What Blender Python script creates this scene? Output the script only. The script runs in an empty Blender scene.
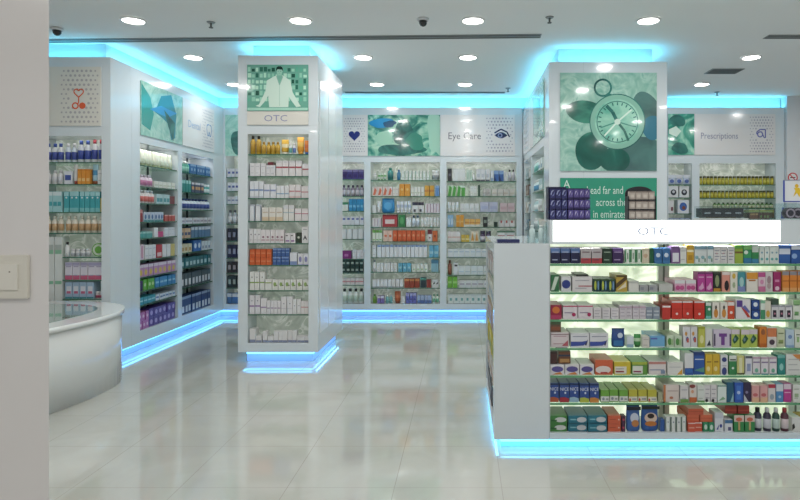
import bpy, math, random
from mathutils import Vector, Matrix
random.seed(7)
C = bpy.context.scene.collection
PI = math.pi
# ------------------------------------------------------------------ viewpoint of the photograph
H, F, VX, VY = 1.55, 600.0, 463.0, 215.0      # eye height, focal length in px, vanishing point
DG, DP, DC, DB, DL = 3.97, 6.30, 6.43, 9.17, 6.23   # counter, pillar, compass block, back wall, left unit
XL = -3.66
CEIL, TOP = 3.36, 3.19
def wx(px, d): return (px - VX) * d / F
def wz(py, d): return H - (py - VY) * d / F

# ------------------------------------------------------------------ materials
def lin(c):
    c = c / 255.0
    return c / 12.92 if c <= 0.04045 else ((c + 0.055) / 1.055) ** 2.4
def rgb(h):
    h = h.lstrip('#')
    return (lin(int(h[0:2], 16)), lin(int(h[2:4], 16)), lin(int(h[4:6], 16)), 1.0)
_m = {}
def mat(h, rough=0.4, coat=0.0, metal=0.0, spec=0.5):
    k = (h, rough, coat, metal)
    if k in _m: return _m[k]
    m = bpy.data.materials.new('paint_' + h); m.use_nodes = True
    b = m.node_tree.nodes['Principled BSDF']
    b.inputs['Base Color'].default_value = rgb(h)
    b.inputs['Roughness'].default_value = rough
    b.inputs['Metallic'].default_value = metal
    b.inputs['Specular IOR Level'].default_value = spec
    b.inputs['Coat Weight'].default_value = coat
    b.inputs['Coat Roughness'].default_value = 0.03
    # faint surface grain so that nothing is perfectly flat
    nt = m.node_tree
    n = nt.nodes.new('ShaderNodeTexNoise'); n.inputs['Scale'].default_value = 30
    t = nt.nodes.new('ShaderNodeTexCoord'); nt.links.new(t.outputs['Object'], n.inputs['Vector'])
    r = nt.nodes.new('ShaderNodeMapRange')
    r.inputs['To Min'].default_value = max(0.0, rough - 0.03); r.inputs['To Max'].default_value = rough + 0.03
    nt.links.new(n.outputs['Fac'], r.inputs['Value']); nt.links.new(r.outputs['Result'], b.inputs['Roughness'])
    _m[k] = m; return m
def emit(h, s, name):
    m = bpy.data.materials.new(name); m.use_nodes = True
    b = m.node_tree.nodes['Principled BSDF']
    b.inputs['Base Color'].default_value = rgb(h)
    b.inputs['Emission Color'].default_value = rgb(h); b.inputs['Emission Strength'].default_value = s
    b.inputs['Roughness'].default_value = 0.3
    return m
def noisy(name, stops, scale, detail=6, rough=0.35, coat=0.0, dist=1.5, em=0.0, stretch=(1, 1, 1)):
    m = bpy.data.materials.new(name); m.use_nodes = True
    nt = m.node_tree; b = nt.nodes['Principled BSDF']
    t = nt.nodes.new('ShaderNodeTexCoord'); mp = nt.nodes.new('ShaderNodeMapping')
    mp.inputs['Scale'].default_value = stretch
    n = nt.nodes.new('ShaderNodeTexNoise')
    n.inputs['Scale'].default_value = scale; n.inputs['Detail'].default_value = detail; n.inputs['Distortion'].default_value = dist
    r = nt.nodes.new('ShaderNodeValToRGB')
    e = r.color_ramp.elements
    while len(e) < len(stops): e.new(0.5)
    for i, (p, h) in enumerate(stops): e[i].position = p; e[i].color = rgb(h)
    nt.links.new(t.outputs['Object'], mp.inputs['Vector']); nt.links.new(mp.outputs['Vector'], n.inputs['Vector'])
    nt.links.new(n.outputs['Fac'], r.inputs['Fac']); nt.links.new(r.outputs['Color'], b.inputs['Base Color'])
    b.inputs['Roughness'].default_value = rough; b.inputs['Coat Weight'].default_value = coat; b.inputs['Coat Roughness'].default_value = 0.03
    if em:
        nt.links.new(r.outputs['Color'], b.inputs['Emission Color']); b.inputs['Emission Strength'].default_value = em
    return m
WHITE = mat('d1dadf', 0.16, 0.45)
PANEL = mat('dfe3e6', 0.22, 0.25)
WALLM = mat('d6d9dc', 0.5)
CEILM = mat('eceeee', 0.7)
CREAM = mat('d8d4d2', 0.12, 0.6)
PLINTH = emit('8cbcf8', 0.36, 'backlit_plinth')
PLINTHC = emit('7ae6f2', 0.62, 'backlit_cyan_plinth')
LEDW = emit('7adcff', 2.2, 'led_diffuser')
LEDT = emit('6fe8ff', 1.3, 'cove_diffuser')
ONYX = noisy('backlit_onyx', [(0.30, 'a9b69c'), (0.48, 'd6dfc6'), (0.56, 'f2f6e6'), (0.62, 'c4cfb4')], 3.2, 8, 0.2, 0.3, 2.5, 1.1)
ONYXD = noisy('green_onyx_panel', [(0.3, 'b2bcb0'), (0.5, 'cdd5c9'), (0.56, 'f0f4ec'), (0.62, 'bfcabb')], 4.0, 8, 0.15, 0.5, 2.5, 0.20)  # faint self-glow added to lift the dark bay backs
GREYB = noisy('pale_grey_panel', [(0.3, 'c2cac6'), (0.6, 'd4dad6')], 2.0, 3, 0.2, 0.4, 0.5)
HEADL = emit('fbfff8', 1.6, 'header_light')
LAMP = emit('fffaf2', 14.0, 'lamp_lens')
DARK = mat('23262b', 0.35)
EDGE = mat('3f6a58', 0.12)
EDGEG = mat('5f9a72', 0.12)
def glass_mat(name, tint, refl=1.45):
    m = bpy.data.materials.new(name); m.use_nodes = True
    nt = m.node_tree; nt.nodes.clear()
    o = nt.nodes.new('ShaderNodeOutputMaterial'); mx = nt.nodes.new('ShaderNodeMixShader')
    tr = nt.nodes.new('ShaderNodeBsdfTransparent'); gl = nt.nodes.new('ShaderNodeBsdfGlossy'); lw = nt.nodes.new('ShaderNodeLayerWeight'); lw.inputs['Blend'].default_value = 0.25
    pw = nt.nodes.new('ShaderNodeMath'); pw.operation = 'POWER'; pw.inputs[1].default_value = 4.0; nt.links.new(lw.outputs['Facing'], pw.inputs[0])
    fr = nt.nodes.new('ShaderNodeMath'); fr.operation = 'MULTIPLY_ADD'; fr.inputs[1].default_value = 0.6; fr.inputs[2].default_value = 0.04; nt.links.new(pw.outputs[0], fr.inputs[0]); tr.inputs['Color'].default_value = rgb(tint); gl.inputs['Roughness'].default_value = 0.02
    nt.links.new(fr.outputs[0], mx.inputs[0]); nt.links.new(tr.outputs[0], mx.inputs[1]); nt.links.new(gl.outputs[0], mx.inputs[2])
    nt.links.new(mx.outputs[0], o.inputs[0]); return m
GLASS = glass_mat('clear_glass', 'eef8f2')
ACRYL = glass_mat('clear_acrylic', 'f4fafa')

# ------------------------------------------------------------------ mesh builder
def _text_polys(word):
    cu = bpy.data.curves.new('t', 'FONT'); cu.body = word; cu.size = 1.0; cu.align_x = 'CENTER'; cu.resolution_u = 2
    o = bpy.data.objects.new('t', cu)
    C.objects.link(o); bpy.context.view_layer.update()
    me = bpy.data.meshes.new_from_object(o)
    r = ([tuple(v.co[:2]) for v in me.vertices], [tuple(p.vertices) for p in me.polygons])
    bpy.data.objects.remove(o); bpy.data.curves.remove(cu); bpy.data.meshes.remove(me)
    return r
_tc = {}
class MB:
    def __init__(s): s.v = []; s.f = []; s.fm = []; s.ms = []; s.sm = []
    def mi(s, m):
        if m not in s.ms: s.ms.append(m)
        return s.ms.index(m)
    def face(s, pts, m, smooth=False):
        b = len(s.v); s.v += [tuple(p) for p in pts]; s.f.append(tuple(range(b, b + len(pts)))); s.fm.append(s.mi(m)); s.sm.append(smooth)
    def box(s, x0, x1, y0, y1, z0, z1, m, top=None, front=None):
        b = len(s.v)
        s.v += [(x0,y0,z0),(x1,y0,z0),(x1,y1,z0),(x0,y1,z0),(x0,y0,z1),(x1,y0,z1),(x1,y1,z1),(x0,y1,z1)]
        for k, q in enumerate([(0,3,2,1),(4,5,6,7),(0,1,5,4),(1,2,6,5),(2,3,7,6),(3,0,4,7)]):
            s.f.append(tuple(b + i for i in q))
            mm = top if (k == 1 and top) else front if (k == 2 and front) else m
            s.fm.append(s.mi(mm)); s.sm.append(False)
        return s
    def rect(s, x0, z0, x1, z1, y, m): s.face([(x0,y,z0),(x1,y,z0),(x1,y,z1),(x0,y,z1)], m)
    def poly(s, pts, y, m): # flat figure facing -y; pts are (x, z)
        a = sum(pts[i][0]*pts[(i+1)%len(pts)][1]-pts[(i+1)%len(pts)][0]*pts[i][1] for i in range(len(pts)))
        if a < 0: pts = pts[::-1]
        s.face([(p[0], y, p[1]) for p in pts], m)
    def disc(s, cx, cz, r, y, m, n=20, rz=None, rot=0):
        rz = rz or r; c, q = math.cos(rot), math.sin(rot)
        s.poly([(cx + r*math.cos(t)*c - rz*math.sin(t)*q, cz + r*math.cos(t)*q + rz*math.sin(t)*c) for t in [2*PI*i/n for i in range(n)]], y, m)
    def ring(s, cx, cz, r0, r1, y, m, n=24, a0=0, a1=2*PI):
        for i in range(n):
            t0 = a0 + (a1-a0)*i/n; t1 = a0 + (a1-a0)*(i+1)/n
            s.poly([(cx+r0*math.cos(t0), cz+r0*math.sin(t0)), (cx+r1*math.cos(t0), cz+r1*math.sin(t0)),
                    (cx+r1*math.cos(t1), cz+r1*math.sin(t1)), (cx+r0*math.cos(t1), cz+r0*math.sin(t1))], y, m)
    def stroke(s, pts, w, y, m):
        for (a, b) in zip(pts, pts[1:]):
            dx, dz = b[0]-a[0], b[1]-a[1]; l = math.hypot(dx, dz) or 1; nx, nz = -dz/l*w/2, dx/l*w/2
            s.poly([(a[0]+nx,a[1]+nz),(a[0]-nx,a[1]-nz),(b[0]-nx,b[1]-nz),(b[0]+nx,b[1]+nz)], y, m)
    def text(s, word, cx, cz, h, y, m, maxw=None, sx=1.0):
        if word not in _tc: _tc[word] = _text_polys(word)
        vs, fs = _tc[word]
        k = h / 0.7
        w = (max(v[0] for v in vs) - min(v[0] for v in vs)) * k * sx
        kx = k * sx * (min(1.0, maxw / w) if maxw else 1.0)
        for f in fs:
            s.poly([(cx + vs[i][0]*kx, cz - h/2 + vs[i][1]*k) for i in f], y, m)
    def loft(s, rings, n=12, cx=0, cy=0, mats=None, smooth=True):  # rings: (z, rx, ry)
        b = len(s.v)
        for (z, rx, ry) in rings:
            for i in range(n):
                t = 2*PI*(i+0.5)/n; s.v.append((cx + rx*math.cos(t), cy + ry*math.sin(t), z))
        for k in range(len(rings)-1):
            for i in range(n):
                j = (i+1) % n
                s.f.append((b+k*n+i, b+k*n+j, b+(k+1)*n+j, b+(k+1)*n+i)); s.fm.append(s.mi(mats[k])); s.sm.append(smooth)
        s.f.append(tuple(b+i for i in range(n))[::-1]); s.fm.append(s.mi(mats[0])); s.sm.append(False)
        e = b+(len(rings)-1)*n
        s.f.append(tuple(e+i for i in range(n))); s.fm.append(s.mi(mats[-1])); s.sm.append(False)
    def prism(s, pts, z0, z1, m, top=None, smooth=False): # pts (x,y) counter-clockwise
        n = len(pts); b = len(s.v)
        s.v += [(p[0], p[1], z0) for p in pts] + [(p[0], p[1], z1) for p in pts]
        for i in range(n):
            j = (i+1) % n; s.f.append((b+i, b+j, b+n+j, b+n+i)); s.fm.append(s.mi(m)); s.sm.append(smooth)
        s.f.append(tuple(b+n+i for i in range(n))); s.fm.append(s.mi(top or m)); s.sm.append(False)
        s.f.append(tuple(b+i for i in range(n))[::-1]); s.fm.append(s.mi(m)); s.sm.append(False)
    def tube(s, pts, r, m, n=8):
        prev = None
        for k, p in enumerate(pts):
            p = Vector(p)
            d = (Vector(pts[min(k+1, len(pts)-1)]) - Vector(pts[max(k-1, 0)])).normalized()
            u = d.cross(Vector((0,0,1)));
            if u.length < 1e-3: u = d.cross(Vector((1,0,0)))
            u.normalize(); w = d.cross(u)
            b = len(s.v)
            for i in range(n):
                t = 2*PI*i/n; s.v.append(tuple(p + r*(math.cos(t)*u + math.sin(t)*w)))
            if prev is not None:
                for i in range(n):
                    j = (i+1) % n; s.f.append((prev+i, prev+j, b+j, b+i)); s.fm.append(s.mi(m)); s.sm.append(True)
            prev = b
    def mesh(s, name):
        me = bpy.data.meshes.new(name); me.from_pydata(s.v, [], s.f)
        for m in s.ms: me.materials.append(m)
        me.polygons.foreach_set('material_index', s.fm); me.polygons.foreach_set('use_smooth', s.sm)
        me.update(); return me
    def build(s, name, parent=None, loc=(0,0,0), rz=0):
        o = bpy.data.objects.new(name, s.mesh(name)); C.objects.link(o); o.location = loc; o.rotation_euler = (0,0,rz)
        if parent is not None: o.parent = parent
        return o
def tag(o, label, cat, group=None):
    assert 4 <= len(label.split()) <= 16, label
    o['label'] = label; o['category'] = cat
    if group: o['group'] = group
    return o
def empty(name, loc=(0,0,0), rz=0):
    o = bpy.data.objects.new(name, None); C.objects.link(o); o.location = loc; o.rotation_euler = (0,0,rz); o.empty_display_size = 0.1
    return o
def struct(o): o['kind'] = 'structure'; return o
class Frame:   # local x along the face, y into the unit, z up
    def __init__(s, ox, oy, rz): s.ox, s.oy, s.rz = ox, oy, rz; s.c, s.s = math.cos(rz), math.sin(rz)
    def w(s, x, y, z): return (s.ox + x*s.c - y*s.s, s.oy + x*s.s + y*s.c, z)
def area(name, p, rot, sx, sy, col, power, shape='RECTANGLE', spread=PI):
    l = bpy.data.lights.new(name, 'AREA'); l.shape = shape; l.size = sx
    if shape == 'RECTANGLE': l.size_y = sy
    l.color = col; l.energy = power; l.spread = spread
    o = bpy.data.objects.new(name, l); C.objects.link(o); o.location = p; o.rotation_euler = rot; return o

# ------------------------------------------------------------------ room
def slab(name, x0, x1, y0, y1, z0, z1, m): b = MB(); b.box(x0,x1,y0,y1,z0,z1,m); return struct(b.build(name))
X0, X1, Y0, Y1 = -5.3, 6.6, -3.6, 9.62
fm = bpy.data.materials.new('polished_tiles'); fm.use_nodes = True
nt = fm.node_tree; b = nt.nodes['Principled BSDF']
tc = nt.nodes.new('ShaderNodeTexCoord'); sep = nt.nodes.new('ShaderNodeSeparateXYZ'); nt.links.new(tc.outputs['Object'], sep.inputs[0])
def M(op, a, c=None):
    n = nt.nodes.new('ShaderNodeMath'); n.operation = op
    for i, q in enumerate((a, c)):
        if q is None: continue
        if isinstance(q, (int, float)): n.inputs[i].default_value = q
        else: nt.links.new(q, n.inputs[i])
    return n.outputs[0]
def joint(out, off):
    f = M('FRACT', M('DIVIDE', M('ADD', out, -off + 61.0), 0.61))
    return M('LESS_THAN', M('ABSOLUTE', M('ADD', f, -0.5)), 0.0035)
jt = M('MAXIMUM', joint(sep.outputs[0], -0.39 - 0.305), joint(sep.outputs[1], 3.41 - 0.305))
ns = nt.nodes.new('ShaderNodeTexNoise'); ns.inputs['Scale'].default_value = 1.7; ns.inputs['Detail'].default_value = 8; ns.inputs['Distortion'].default_value = 1.0
nt.links.new(tc.outputs['Object'], ns.inputs['Vector'])
rp = nt.nodes.new('ShaderNodeValToRGB'); rp.color_ramp.elements[0].color = rgb('b9bab3'); rp.color_ramp.elements[1].color = rgb('c2c3bd')
rp.color_ramp.elements[0].position = 0.35; rp.color_ramp.elements[1].position = 0.65
nt.links.new(ns.outputs['Fac'], rp.inputs['Fac'])
mx = nt.nodes.new('ShaderNodeMix'); mx.data_type = 'RGBA'
nt.links.new(jt, mx.inputs[0]); nt.links.new(rp.outputs['Color'], mx.inputs[6]); mx.inputs[7].default_value = rgb('a9a79f')
nt.links.new(mx.outputs[2], b.inputs['Base Color'])
b.inputs['Roughness'].default_value = 0.10; b.inputs['Specular IOR Level'].default_value = 0.8
b.inputs['Coat Weight'].default_value = 0.6; b.inputs['Coat Roughness'].default_value = 0.05
slab('floor', X0-.1, X1+.1, Y0, Y1+.1, -0.1, 0, fm)
slab('ceiling', X0-.1, X1+.1, Y0, Y1+.1, CEIL, CEIL+0.1, CEILM)
slab('wall_left', X0-.1, X0, Y0, Y1, 0, CEIL, WALLM)
slab('wall_right', X1, X1+.1, Y0, Y1, 0, CEIL, WALLM)
slab('wall_back', X0, X1, Y1, Y1+.1, 0, CEIL, WALLM)
slab('wall_back_right', wx(785, DB), X1-0.001, DB-0.05, Y1-.002, 0.001, CEIL-.001, WALLM)
wf = MB(); wf.box(X0, X1, Y0-.1, Y0, 2.95, CEIL, WALLM); wf.box(X0, X0+.5, Y0-.1, Y0, 0, 2.95, WALLM); wf.box(X1-.5, X1, Y0-.1, Y0, 0, 2.95, WALLM)
struct(wf.build('wall_front'))
wn = MB(); wn.prism([(-2.3, 1.3), (wx(49, 1.3), 1.3), (wx(49, 1.3)-.56, 2.0), (-2.3, 2.0)], 0.001, CEIL-.001, CREAM); struct(wn.build('wall_near'))

# ------------------------------------------------------------------ LED strips and shelving units
CY_UP = (0.15, 0.72, 1.0); CY_DN = (0.12, 0.50, 1.0)
PW_UP, PW_DN = 1.6, .55
def led(f, xa, ya, xb, yb, z, up, power=None, w=None):
    pa, pb = Vector(f.w(xa, ya, z)), Vector(f.w(xb, yb, z)); L = (pb-pa).length; mid = (pa+pb)/2; w = w or (.05 if up else .018); ang = math.atan2(pb.y-pa.y, pb.x-pa.x)
    area('led_light', mid, (PI if up else 0, 0, ang), L, w, CY_UP if up else CY_DN, (power or (PW_UP if up else PW_DN))*L)
def unit(name, label, cat, f, W, opens, depth, full, zb=0.10, zt=TOP, back=None, sides='f', shelves=None, edge=None, core=True, m=None, ins=0.07, shelfd=None, bay_fill=0.0, blade=0.012, plm=None):
    """opens: (x0,x1,z0,z1) recesses of the given depth; full: whole depth of the body; sides: edges with LED gaps (f l r b)"""
    m = m or WHITE
    root = empty(name, f.w(0,0,0), f.rz); tag(root, label, cat)
    b = MB(); xs = 0.0
    for (a, c, z0, z1) in sorted(opens):
        if a > xs: b.box(xs, a, 0, depth, zb, zt, m)
        b.box(a, c, 0, depth, zb, z0, m); b.box(a, c, 0, depth, z1, zt, m); xs = c
    if xs < W: b.box(xs, W, 0, depth, zb, zt, m)
    if full > depth + .001: b.box(0, W, depth, full, zb, zt, m)
    b.build('carcass', root)
    for (a, c, z0, z1) in opens:
        p = MB(); p.box(a, c, depth-.02, depth-.002, z0, z1, back or GREYB); p.build('back_panel', root)
    il = ins if 'l' in sides else 0; ir = ins if 'r' in sides else 0; ib = ins if 'b' in sides else 0; i_f = ins if 'f' in sides else 0
    p = MB(); p.box(il, W-ir, i_f, full-ib, 0.001, zb, plm or PLINTH)
    p.build('plinth', root)
    s = MB(); e = 0.004
    zl0, zl1 = zb-.032, zb-.018
    if 'f' in sides: s.box(il, W-ir, i_f-e, i_f, zl0, zl1, LEDW); led(f, il, i_f*.5, W-ir, i_f*.5, zb-.004, False)
    if 'l' in sides: s.box(il-e, il, i_f, full-ib, zl0, zl1, LEDW); led(f, il*.5, i_f, il*.5, full-ib, zb-.004, False)
    if 'r' in sides: s.box(W-ir, W-ir+e, i_f, full-ib, zl0, zl1, LEDW); led(f, W-ir*.5, i_f, W-ir*.5, full-ib, zb-.004, False)
    s.build('light_strip', root)
    if core:
        jl, jr, jf, jb = [.12 if q in sides else 0 for q in 'lrfb']
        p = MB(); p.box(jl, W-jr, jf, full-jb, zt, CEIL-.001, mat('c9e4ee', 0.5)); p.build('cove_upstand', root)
        if 'f' in sides: led(f, jl, jf*.45, W-jr, jf*.45, zt+.008, True)
        if 'l' in sides: led(f, jl*.45, jf, jl*.45, full-jb, zt+.008, True)
        if 'r' in sides: led(f, W-jr*.45, jf, W-jr*.45, full-jb, zt+.008, True)
    for (a, c, zs) in (shelves or []):
        for z in zs:
            p = MB(); p.box(a+.001, c-.001, 0.012, (shelfd or depth)-.022, z-blade, z, GLASS, front=edge or EDGE); p.build('glass_shelf', root)
    if bay_fill:
        for (a, c, z0, z1) in opens:
            area('bay_fill_light', f.w((a+c)/2, 0.05, z1-.03), (math.radians(52), 0, f.rz), (c-a)*.9, .06, (1, .98, .93), bay_fill*(c-a))  # added fill light that brightens the bay, no fitting behind it
    return root
# ------------------------------------------------------------------ the units
def zs_of(pys, s): return [H - (p - VY)/s for p in pys]
sB, sP, sL, sG = F/DB, F/DP, F/DL, F/DG
ZB0, ZB1 = 0.19, 2.36
# back wall, left run
WB = wx(522.5, DB) - XL
fB = Frame(XL, DB, 0)
def bx(px): return wx(px, DB) - XL
yB2 = [180, 196, 213, 227, 241.5, 257.5, 272, 288]; yB3 = [181, 196, 212, 227, 242, 257.5, 275, 288]
yB1 = [179, 196, 211, 225, 239, 259, 273, 285]; yB0 = [177, 191, 204, 224, 241, 258, 273, 288]
oB = [(bx(226), bx(262), ZB0, 2.5), (bx(300), bx(364), ZB0, ZB1), (bx(370.5), bx(440), ZB0, ZB1), (bx(446.5), bx(516.5), ZB0, ZB1)]
rootB = unit('back_wall_cabinet', 'long white glossy cabinet run with open bays on the back wall', 'cabinet', fB, WB-.002, oB, .36, .40, sides='f', back=ONYXD,
     shelves=[(oB[0][0], oB[0][1], zs_of(yB0, sB)), (oB[1][0], oB[1][1], zs_of(yB1, sB)), (oB[2][0], oB[2][1], zs_of(yB2, sB)), (oB[3][0], oB[3][1], zs_of(yB3, sB))], bay_fill=0.35)
# back wall, right run
x0r = wx(667.5, DB); fR = Frame(x0r, DB, 0)
def rx(px): return wx(px, DB) - x0r
yB4 = [184.5, 197.5, 213.5, 229, 245, 260]; yB5 = [184.5, 198, 208.5, 218, 232, 247, 262]
oR = [(rx(668.5), rx(692), ZB0, 2.34), (rx(699.5), rx(776), ZB0, 2.34)]
unit('prescription_cabinet', 'white cabinet with yellow jars under the prescriptions sign', 'cabinet', fR, rx(784.5), oR, .36, .40, sides='f', back=ONYXD,
     shelves=[(oR[0][0], oR[0][1], zs_of(yB4, sB)), (oR[1][0], oR[1][1], zs_of(yB5, sB))], bay_fill=0.35)
# left wall
YW = DL + 0.40 + 0.002
fW = Frame(XL, YW, PI/2)
def wl(px): return -XL*F/(VX-px) - YW
s140 = (VX-140)/-XL; s182 = (VX-182)/-XL
zW1 = [H-(p-VY)/s140 for p in (164.5, 186, 203, 222, 238.7, 260.7, 278, 292, 306)]
zW2 = [2.11, 1.856, 1.62, 1.43, 1.24, 1.05, .847, .586]
oW = [(wl(140), wl(178), .235, 2.37), (wl(182), wl(213.5), .235, 2.37)]
rootW = unit('left_wall_cabinet', 'white cabinet wall with two open bays receding along the left', 'cabinet', fW, DB-YW-.002, oW, .36, .40, sides='f', back=mat('dfe4e2', .25),
     shelves=[(oW[0][0], oW[0][1], zW1), (oW[1][0], oW[1][1], zW2)], bay_fill=1.2)
for (root, a, c, y1) in ((rootB, -.12, 0, .40),):
    p = MB(); p.box(-.07, c, .07, y1, .001, .10, PLINTH); p.build('corner_plinth', root)
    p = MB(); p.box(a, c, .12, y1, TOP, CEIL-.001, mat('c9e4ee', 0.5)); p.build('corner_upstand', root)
    p = MB(); p.box(-.07, c, .066, .07, .068, .082, LEDW); p.build('corner_light', root)
WW = DB-YW-.002
for (a, c, z0, z1) in oW:
    for q in (.45, .88):
        p = MB(); xm = a+(c-a)*q; p.box(xm-.012, xm+.012, .322, .3395, z0, z1, mat('4c5558', .4)); p.build('shelf_upright', rootW)
p = MB(); p.box(WW, WW+.072, .07, .36, .001, .10, PLINTH); p.build('corner_plinth', rootW)
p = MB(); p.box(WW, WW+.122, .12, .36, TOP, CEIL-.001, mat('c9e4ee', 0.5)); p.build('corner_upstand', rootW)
p = MB(); p.box(WW, WW+.072, .066, .07, .068, .082, LEDW); p.build('corner_light', rootW)
led(fW, WW, .035, WW+.07, .035, .096, False); led(fW, WW, .05, WW+.122, .05, TOP+.008, True)
p = MB(); p.box(WB, WB+.07, .07, .36, .001, .10, PLINTH); p.build('corner_plinth', rootB)
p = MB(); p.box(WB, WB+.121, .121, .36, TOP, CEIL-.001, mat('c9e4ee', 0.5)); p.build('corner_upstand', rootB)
p = MB(); p.box(WB, WB+.07, .066, .07, .068, .082, LEDW); p.build('corner_light', rootB)
led(fB, WB, .05, WB+.12, .05, TOP+.008, True); led(fB, WB, .035, WB+.07, .035, .096, False)
# left unit facing the room
fL = Frame(X0+.002, DL, 0)
def lx(px): return wx(px, DL) - (X0+.002)
yL = [162, 184, 212, 233, 257, 280, 299]
xl0, xl1 = lx(34), lx(101.5); xlm = lx(61)
oL = [(xl0, xl1, .30, 2.37)]
zL = zs_of(yL, sL)
unit('front_left_cabinet', 'white cabinet behind the curved desk with bottles and aqua cartons', 'cabinet', fL, XL-X0-.002, oL, .36, .40, sides='fr', back=ONYXD,
     shelves=[(xl0, xl1, zL[:4]), (xl0, xlm, [wz(303, DL)]), (xlm+.006, xl1, zL[4:])], bay_fill=0.35)
# free-standing pillar
xp0, xp1 = wx(238, DP), wx(318, DP); fP = Frame(xp0, DP, 0)
def px_(p): return wx(p, DP) - xp0
yP = [154, 176, 198, 221, 243.3, 265.3, 290.5, 314.5]
oP = [(px_(247.5), px_(308.5), wz(343, DP), wz(134, DP))]
rootP = unit('pillar_cabinet', 'free-standing white pillar cabinet with a narrow bay of shelves', 'cabinet', fP, xp1-xp0, oP, .30, 1.27, sides='flrb', back=ONYXD, zb=.11, zt=3.225,
     shelves=[(oP[0][0], oP[0][1], zs_of(yP, sP))], bay_fill=0.35, m=WHITE)
gx = xp1 - xp0
for i in range(3):
    g = MB(); g.box(gx+.001, gx+.009, .06+i*.40, .44+i*.40, .30, 2.98, PANEL); g.build('side_panel', rootP)
# wide block with the compass picture; its shelves face left into the aisle
xc0, xc1 = wx(549, DC), wx(667, DC); DEPC = DB - DC
fC = Frame(xc0, DC, 0)
rootC = unit('picture_block', 'wide white partition block carrying the large compass picture', 'partition', Frame(xc0+.37, DC, 0), xc1-xc0-.37, [], .2, DB+.4-DC, sides='fr', core=True)
b = MB(); b.box(0, .369, 0, .28, .10, TOP, WHITE); b.build('corner_post', rootC, (-.37, 0, 0))
b = MB(); b.box(.07, .369, .07, .28, .001, .10, PLINTH); b.build('corner_plinth', rootC, (-.37, 0, 0))
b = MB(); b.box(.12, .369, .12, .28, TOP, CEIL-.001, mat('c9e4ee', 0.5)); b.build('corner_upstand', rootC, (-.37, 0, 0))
led(fC, .035, .035, .37, .035, .096, False); led(fC, .05, .05, .37, .05, TOP+.008, True)
fS = Frame(xc0, DB-.002, -PI/2)     # local x runs towards the viewer
LS = DB-.002 - (DC+.281)
oS = [(.10, .98, .3, 2.34), (1.08, LS-.12, .3, 2.34)]
zS = [2.08, 1.83, 1.58, 1.33, 1.07, .81, .55]
unit('aisle_side_cabinet', 'white shelving facing the aisle on the side of the compass block', 'cabinet', fS, LS, oS, .33, .368, sides='f', back=ONYXD,
     shelves=[(oS[0][0], oS[0][1], zS), (oS[1][0], oS[1][1], [z+.02 for z in zS])], bay_fill=0.35)
# front counter
xg0, xg1, xg2 = wx(494, DG), wx(549.5, DG), 2.75
DEPG = 1.42
ZGT, ZGE = wz(220, DG), wz(243.5, DG)
ZG0 = wz(433, DG)
yG = [264, 292.5, 320, 348.5, 376, 403.5]
fG = Frame(xg1, DG, 0)
gl_, gr_ = 0.004, xg2-xg1-.05
rootG = unit('front_counter_display', 'large white front counter with backlit shelves crowded with cartons', 'display counter', fG, xg2-xg1, [(gl_, gr_, ZG0, ZGE-.004)], .36, .56, zb=.065, zt=ZGE, back=ONYX, sides='f', core=False,
     shelves=[(gl_, gr_, zs_of(yG, sG))], edge=EDGEG, blade=.014, ins=.05, plm=PLINTHC)
p = MB(); p.box(0, xg2-xg1, 0, .56, ZGE, ZGT, WHITE); p.build('header_box', rootG)
hx0, hx1 = wx(553, DG)-xg1, wx(780, DG)-xg1
p = MB(); p.box(hx0, hx1, -.004, 0, ZGE+.012, ZGT-.004, HEADL); hp = p.build('lit_header_panel', rootG)
p = MB(); p.text('OTC', wx(653, DG)-xg1, wz(231, DG), .052, -.0055, mat('9aa8cc', .5), sx=1.35); p.build('header_lettering', hp)
# uprights behind the shelves
for q, (pa, pb) in enumerate(((658, 669), (788, 802))):
    p = MB(); xa, xb = wx(pa, DG+.3)-xg1, wx(pb, DG+.3)-xg1
    p.box(xa, xb, .295, .335, ZG0, ZGE-.005, mat('f0f2ec', .3)); p.box((xa+xb)/2-.006, (xa+xb)/2+.006, .291, .295, ZG0, ZGE-.01, mat('7c827c', .4)); p.build('upright', rootG)
area('counter_shelf_light', fG.w((gl_+gr_)/2, .05, ZGE-.006), (math.radians(-15), 0, 0), gr_-gl_, .03, (1, 1, .94), 5)
# end section of the counter, lower, with its own shelves on the left side
fE = Frame(xg0, DG+DEPG, -PI/2)
oE = [(.06, DEPG-.10, .10, ZGE-.07)]
rootE = unit('counter_end_section', 'plain white lower end section of the front counter', 'display counter', fE, DEPG, oE, .25, xg1-xg0-.002, zb=.065, zt=ZGE, sides='fr', core=False, ins=.05, plm=PLINTHC,
     shelves=[(.06, DEPG-.10, [.30, .50, .70, .90, 1.10])], back=GREYB)
# reception desk
cap = [(-4.75, 4.10), (-4.0, 4.0), (-3.55, 4.08), (-3.28, 4.28), (-3.14, 4.6), (-3.07, 4.95), (-3.05, 5.3), (-3.10, 5.6), (-3.24, 5.85), (-3.48, 6.03), (-3.8, 6.12), (-4.75, 6.14)]
def smooth(pts, it=2):
    for _ in range(it):
        q = []
        for i in range(len(pts)):
            a, c = pts[i], pts[(i+1) % len(pts)]
            q += [(a[0]*.75+c[0]*.25, a[1]*.75+c[1]*.25), (a[0]*.25+c[0]*.75, a[1]*.25+c[1]*.75)]
        pts = q
    return pts
cap = smooth([(x-.06, y) for x, y in cap]); cxy = (-4.1, 5.15)
def shrink(pts, d): 
    out = []
    for (x, y) in pts:
        v = Vector((x-cxy[0], y-cxy[1])); v = v*(1-d/v.length); out.append((cxy[0]+v.x, cxy[1]+v.y))
    return out
desk = empty('reception_desk', (-4.1, 5.15, 0)); tag(desk, 'low white reception desk with a rounded end and inset glass top', 'desk')
lo = lambda P: [(x+4.1, y-5.15) for x, y in P]
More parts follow.
